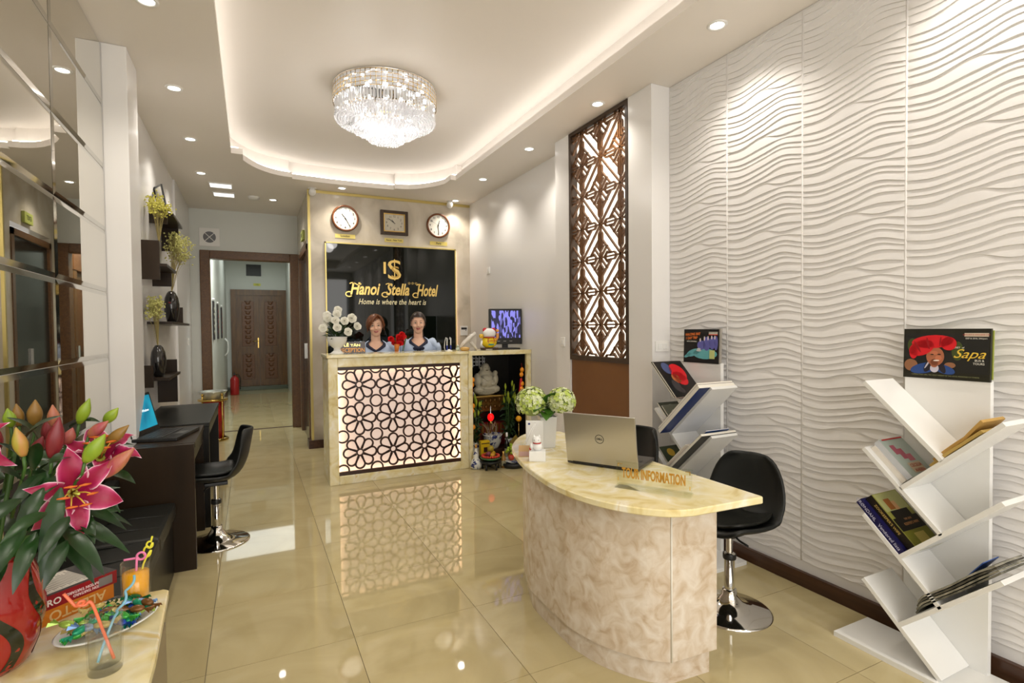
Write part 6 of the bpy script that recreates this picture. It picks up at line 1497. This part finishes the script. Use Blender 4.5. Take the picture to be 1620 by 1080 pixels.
# ================================================================ RECEPTIONISTS
SKIN = mat('skin', srgb(226,182,156), .5); SKIN.node_tree.nodes['Principled BSDF'].inputs['Subsurface Weight'].default_value = .1
SKIN.node_tree.nodes['Principled BSDF'].inputs['Subsurface Radius'].default_value = (.02,.008,.005)
BLOUSE = mat('pale_blue_cotton', srgb(192,208,234), .7); NAVY = mat('navy_trim', srgb(18,24,52), .6); SKIRT = mat('navy_skirt', srgb(22,26,44), .7)
def person(x, y, label, H0, hair, haircol, tilt, bowbig, smile, hairy):
    # H0 = height of the head centre
    rz = -math.atan2(x, y)*.9
    t = thing('person', label, 'person', (x, y, 0), rz, 'receptionists behind the counter')
    dz = H0-1.475
    def ring(z, rx, ry, cx=0, cy=0, n=24): return [(cx+rx*cos(2*pi*k/n), cy+ry*sin(2*pi*k/n), z+dz) for k in range(n)]
    prof = [(.82,.165,.115),(.90,.155,.105),(1.00,.130,.095),(1.08,.140,.105),(1.16,.155,.118),(1.22,.158,.098),(1.25,.140,.080),(1.28,.09,.062),(1.305,.054,.054),(1.34,.050,.053),(1.40,.048,.052)]
    m = MB(); m.loft([ring(z,a,b_, cy=.01 if z > 1.2 else 0) for z,a,b_ in prof])
    # legs and feet
    for s in (-1,1):
        m.loft([[(s*.085+r*cos(2*pi*k/14), r*sin(2*pi*k/14)+oy, z) for k in range(14)] for z, r, oy in ((.86,.085,0),(.70,.078,0),(.50,.052,0),(.42,.050,.005),(.32,.050,.015),(.12,.033,.01),(.06,.036,.0))])
        m.ball((s*.085,-.05,.035),(.038,.105,.032),12,8)
        # arm: shoulder, elbow, wrist
        sh = V((s*.150,.005,1.215+dz)); eb = V((s*.200,.03,.97+dz)); wr = V((s*.13,-.20,.93))
        m.tube([sh, sh*.5+eb*.5, eb], [.047,.040,.036], 12).tube([eb, eb*.5+wr*.5, wr], [.036,.031,.024], 12).ball(sh, .046, 12, 8).ball(eb, .037, 12, 8)
        hd = (wr-eb).normalized(); pc = wr+hd*.045; m.ball(pc, (.038,.045,.016), 12, 8)
        for q, ln in enumerate((.060,.070,.066,.052)):
            b0 = pc+hd*.03+V(((q-1.5)*.0195,0,0)); m.tube([b0, b0+hd*ln*.5+V((0,0,-.004)), b0+hd*ln*.85+V((0,0,-.016))], [.0088,.008,.0065], 8)
        m.tube([wr+V((-s*.018,0,0)), wr+hd*.035+V((-s*.046,0,-.004)), wr+hd*.065+V((-s*.052,0,-.010))], [.013,.0095,.008], 8)
    hm = tr(0,0,H0) @ rot(R(tilt),'Y') @ rot(R(3),'X') @ MX.Diagonal((1.07,1,.99,1)); m.T = hm
    # skull, jaw, cheeks, nose, ears
    m.ball((0,.012,.022),(.073,.088,.088),26,18)
    m.loft([[(rx*cos(2*pi*k/20), cy+ry*sin(2*pi*k/20), z) for k in range(20)] for z, rx, ry, cy in ((-.112,.012,.012,-.052),(-.106,.026,.024,-.046),(-.088,.042,.040,-.032),(-.062,.055,.055,-.018),(-.03,.063,.070,-.006),(.01,.067,.080,0),(.05,.066,.078,.004))])
    m.ball((0,-.050,-.085),(.022,.020,.017),12,8)
    for s in (-1,1): m.ball((s*.036,-.060,-.030),(.022,.018,.020),12,8).ball((s*.071,.008,-.008),(.009,.018,.026),10,8)
    m.tube([(0,-.082,.008),(0,-.090,-.014),(0,-.099,-.034)], [.006,.0085,.011], 10).ball((-.010,-.088,-.037),(.008,.009,.0065),8,6).ball((.010,-.088,-.037),(.008,.009,.0065),8,6)
    m.T = MX.Identity(4)
    o = m.build('body', SKIN, t); r_ = o.modifiers.new('fuse','REMESH'); r_.mode = 'VOXEL'; r_.voxel_size = .0048; r_.use_smooth_shade = True
    s_ = o.modifiers.new('smooth','SMOOTH'); s_.iterations = 2; s_.factor = .4
    # eyes, brows, lips
    def put(name, mt, f, par=t): 
        m = MB(); m.T = hm; f(m); return m.build(name, mt, par)
    for s in (-1,1):
        ey = put('eye', mat('eye_white', (.75,.72,.68), .3), lambda m: m.ball((s*.030,-.0735,.004),(.0125,.007,.0048),12,8))
        put('iris', M['black'], lambda m: m.ball((s*.029,-.0785,.0040),(.0052,.003,.0046),10,6), ey)
        put('upper_lash', mat('lash',(.012,.006,.005),.6), lambda m: m.tube([(s*.016,-.079,.0040),(s*.024,-.0815,.0088),(s*.034,-.080,.0092),(s*.044,-.073,.0055)], [.0014,.0028,.0026,.0014], 5), ey)
        put('eyebrow', mat('brow', tuple(c*.6 for c in srgb(*haircol)), .7), lambda m: m.tube([(s*.015,-.083,.024),(s*.030,-.083,.030),(s*.046,-.073,.025)], [.0024,.0026,.0012], 5))
    put('lips', mat('lip_red', srgb(176,60,66), .4), lambda m: m.tube([(-.023,-.0755,-.056+smile),(-.010,-.0855,-.0575),(0,-.0870,-.0590),(.010,-.0855,-.0575),(.023,-.0755,-.056+smile)], [.0018,.0042,.0036,.0042,.0018], 8).tube([(-.021,-.0755,-.060+smile),(-.010,-.0835,-.0675),(0,-.0850,-.0695),(.010,-.0835,-.0675),(.021,-.0755,-.060+smile)], [.0018,.0040,.0048,.0040,.0018], 8))
    put('teeth', mat('teeth',(.78,.75,.70),.3), lambda m: m.ball((0,-.0820,-.0630),(.015,.0045,.0038),10,6))
    # hair shell
    hmt = noisy('hair_'+hair, [tuple(c*.55 for c in srgb(*haircol)), srgb(*haircol)], 30, .42, 3, stretch=(5,5,.7))
    m = MB(); m.T = hm; n, mm_ = 48, 36; vs = []; keep = []
    for j in range(mm_+1):
        th = pi*j/mm_; z = cos(th)
        for i in range(n):
            a = 2*pi*i/n; xx, yy_ = sin(th)*cos(a), sin(th)*sin(a)
            if hair == 'bob':
                rx, ry, rz_ = .092, .106, .112
                if z < 0: rx *= 1+.20*math.sqrt(-z); ry *= 1+.02*(-z)
                p = (rx*xx, .016+ry*yy_, .020+rz_*z*(1 if z > 0 else .82))
                if z < 0: f_ = min(1, -z*1.3); p = (p[0]*(1-.08*f_), p[1], p[2])
            else:
                rx, ry, rz_ = .083, .100, .108
                p = (rx*xx, .016+ry*yy_, .022+rz_*z)
            vs.append(p)
    def skip(p):
        x_, y_, z_ = p
        if hair == 'bob':
            if z_ < -.078: return True
            line = .050+.45*(x_+.02) if x_ > -.06 else .03
            line = min(line, .080)
            if x_ < -.02: line = .055+1.1*(x_+.02)
            return y_ < -.012 and z_ < line and abs(x_) < (.078 if z_ > -.02 else .070)
        else:
            if y_ < -.02: return z_ < .066-1.5*max(0, abs(x_)-.042)
            return z_ < -.02 and y_ < .03 or z_ < -.055
    fs = []
    for j in range(mm_):
        for i in range(n):
            q = (j*n+i, j*n+(i+1)%n, (j+1)*n+(i+1)%n, (j+1)*n+i); c = sum((V(vs[k]) for k in q), V())/4
            if not skip(c): fs.append(q)
    m.add(vs, fs, True)
    if hair != 'bob':
        m.ball((0,.11,-.02),(.03,.03,.035),12,8); m.tube([(0,.115,-.03),(.035,.12,-.10),(.055,.10,-.19)], [.026,.024,.010], 10)
        m.tube([(.072,-.01,.03),(.074,.0,-.02),(.066,.03,-.06)], [.006,.009,.004], 6)
    else:
        # side-swept fringe locks
        for q in range(9):
            u = q/8; x0_ = .028-.055*u*.6; m.tube([(x0_*.6+.015,-.050+.03*u,.118-.01*u),(-.010-.045*u,-.088+.022*u,.085-.02*u),(-.048-.030*u,-.078+.045*u,.030-.045*u),(-.072-.012*u,-.045+.05*u,-.020-.045*u)], [.008,.011,.010,.004], 7)
        for q in range(5):
            u = q/4; m.tube([(.030,-.058+.03*u,.115),(.062,-.068+.03*u,.080),(.080,-.050+.03*u,.020),(.082,-.034+.03*u,-.055)], [.008,.010,.010,.004], 7)
    ho = m.build('hair', hmt, t)
    # blouse with V neck
    bp = [(.90,.172,.122),(1.00,.150,.112),(1.08,.156,.122),(1.16,.172,.134),(1.22,.182,.118),(1.258,.172,.098),(1.285,.125,.080),(1.322,.066,.066)]
    def rad2(z):
        for (a0,a1,a2),(b0,b1,b2) in zip(bp, bp[1:]):
            if a0 <= z <= b0: f_ = (z-a0)/(b0-a0); return a1+(b1-a1)*f_, a2+(b2-a2)*f_
        return bp[-1][1:]
    n = 48; m = MB(); rows_ = []; tops = []
    NR = 16
    for j in range(NR+1):
        row = []
        for k in range(n):
            a = 2*pi*k/n; dx = abs(cos(a))
            front = sin(a) < 0
            ztop = 1.322
            if front:
                ztop = 1.322-.118*max(0, 1-dx/.95)**1.0 if dx < .95 else 1.322
            z = .90+(ztop-.90)*j/NR; rx, ry = rad2(z)
            row.append((rx*cos(a), ry*sin(a)+(.01 if z > 1.2 else 0), z+dz))
        rows_.append(row)
    m.loft(rows_, cap=False)
    for s in (-1,1):   # puffed sleeves
        c0 = V((s*.150,.005,1.245+dz)); 
        m.loft([[c0+V((s*dx_, 0, 0))+V((s*.25*r*sin(2*pi*k/16)*0, r*cos(2*pi*k/16), r*sin(2*pi*k/16)*.9))+V((0,0,zz_)) for k in range(16)] for dx_, r, zz_ in ((-.03,.055,.0),(.01,.068,.004),(.035,.074,-.012),(.052,.074,-.04))] , cap=False)
        m.tube([c0+V((s*.028,0,-.01)), c0+V((s*.040,.004,-.05)), c0+V((s*.048,.01,-.10)), c0+V((s*.050,.013,-.135))], [.058,.066,.062,.050], 16)
    bl = m.build('blouse', BLOUSE, t)
    for s in (-1,1):
        c0 = V((s*.150,.005,1.245+dz)); MB().tube([c0+V((s*.050,.013,-.128)), c0+V((s*.051,.014,-.150))], .0535, 18).build('sleeve_cuff', NAVY, bl)
    top_ = rows_[-1]; m = MB(); edge = [V(p)+V((0,-.004 if p[1] < 0 else .002,0)) for p in top_]; edge.append(edge[0])
    # flat collar band
    vs = []; n2 = len(edge)
    for p in edge:
        out_ = V((p.x, p.y*1.2, 0)).normalized(); vs += [p-out_*.004+V((0,0,.010)), p+out_*.009+V((0,-.002,-.016 if abs(p.x) > .07 else -.008))]
        vs[-1] += V((.016 if p.x > 0 else -.016, 0, 0)) if p.y < -.03 else V()
    m.add(vs, [(2*i,2*i+1,2*i+3,2*i+2) for i in range(n2-1)], True); cb = m.build('collar_band', NAVY, bl); so = cb.modifiers.new('t','SOLIDIFY'); so.thickness = .004
    zc = 1.190+dz; yc = -.130
    m = MB(); m.ball((0,yc-.008,zc),(.013,.010,.012),10,7)
    if bowbig:
        for s in (-1,1): m.ball((s*.034,yc-.006,zc+.004),(.030,.010,.020),12,8); m.loft([[(s*.002,yc-.004,zc),(s*.018,yc-.004,zc-.004),(s*.018,yc+.002,zc-.004),(s*.002,yc+.002,zc)],[(s*.000,yc-.010,zc-.10),(s*.040,yc-.008,zc-.095),(s*.040,yc,zc-.095),(s*.000,yc,zc-.10)]], smooth=False)
    else:
        for s in (-1,1): m.ball((s*.022,yc-.004,zc-.014),(.024,.010,.014),12,8); m.loft([[(s*.002,yc-.004,zc-.01),(s*.014,yc-.004,zc-.01),(s*.014,yc+.002,zc-.01),(s*.002,yc+.002,zc-.01)],[(0,yc-.008,zc-.09),(s*.030,yc-.006,zc-.085),(s*.030,yc,zc-.085),(0,yc,zc-.09)]], smooth=False)
    m.build('bow', NAVY, bl)
    B(.055,.105,-.145,-.140,1.118+dz,1.130+dz).build('name_badge', M['gold'], bl)
    m = MB(); m.loft([ring(z-dz,a,b_) for z,a,b_ in ((.50,.185,.135),(.62,.190,.145),(.80,.182,.135),(.93+dz,.160,.118))]); m.build('skirt', SKIRT, t)
    for s in (-1,1): MB().ball((s*.085,-.055,.030),(.044,.115,.030),14,8).build('shoe', M['black'], t)
    return t
person(1.215, 5.86, 'receptionist with short brown bob hair, pale blue blouse, left of the red flowers', 1.472, 'bob', (120,66,30), -4, False, .002, 1)
person(1.69, 5.86, 'receptionist with dark hair tied back and big navy bow, right of the red flowers', 1.500, 'tied', (52,34,26), 0, True, .004, 1)
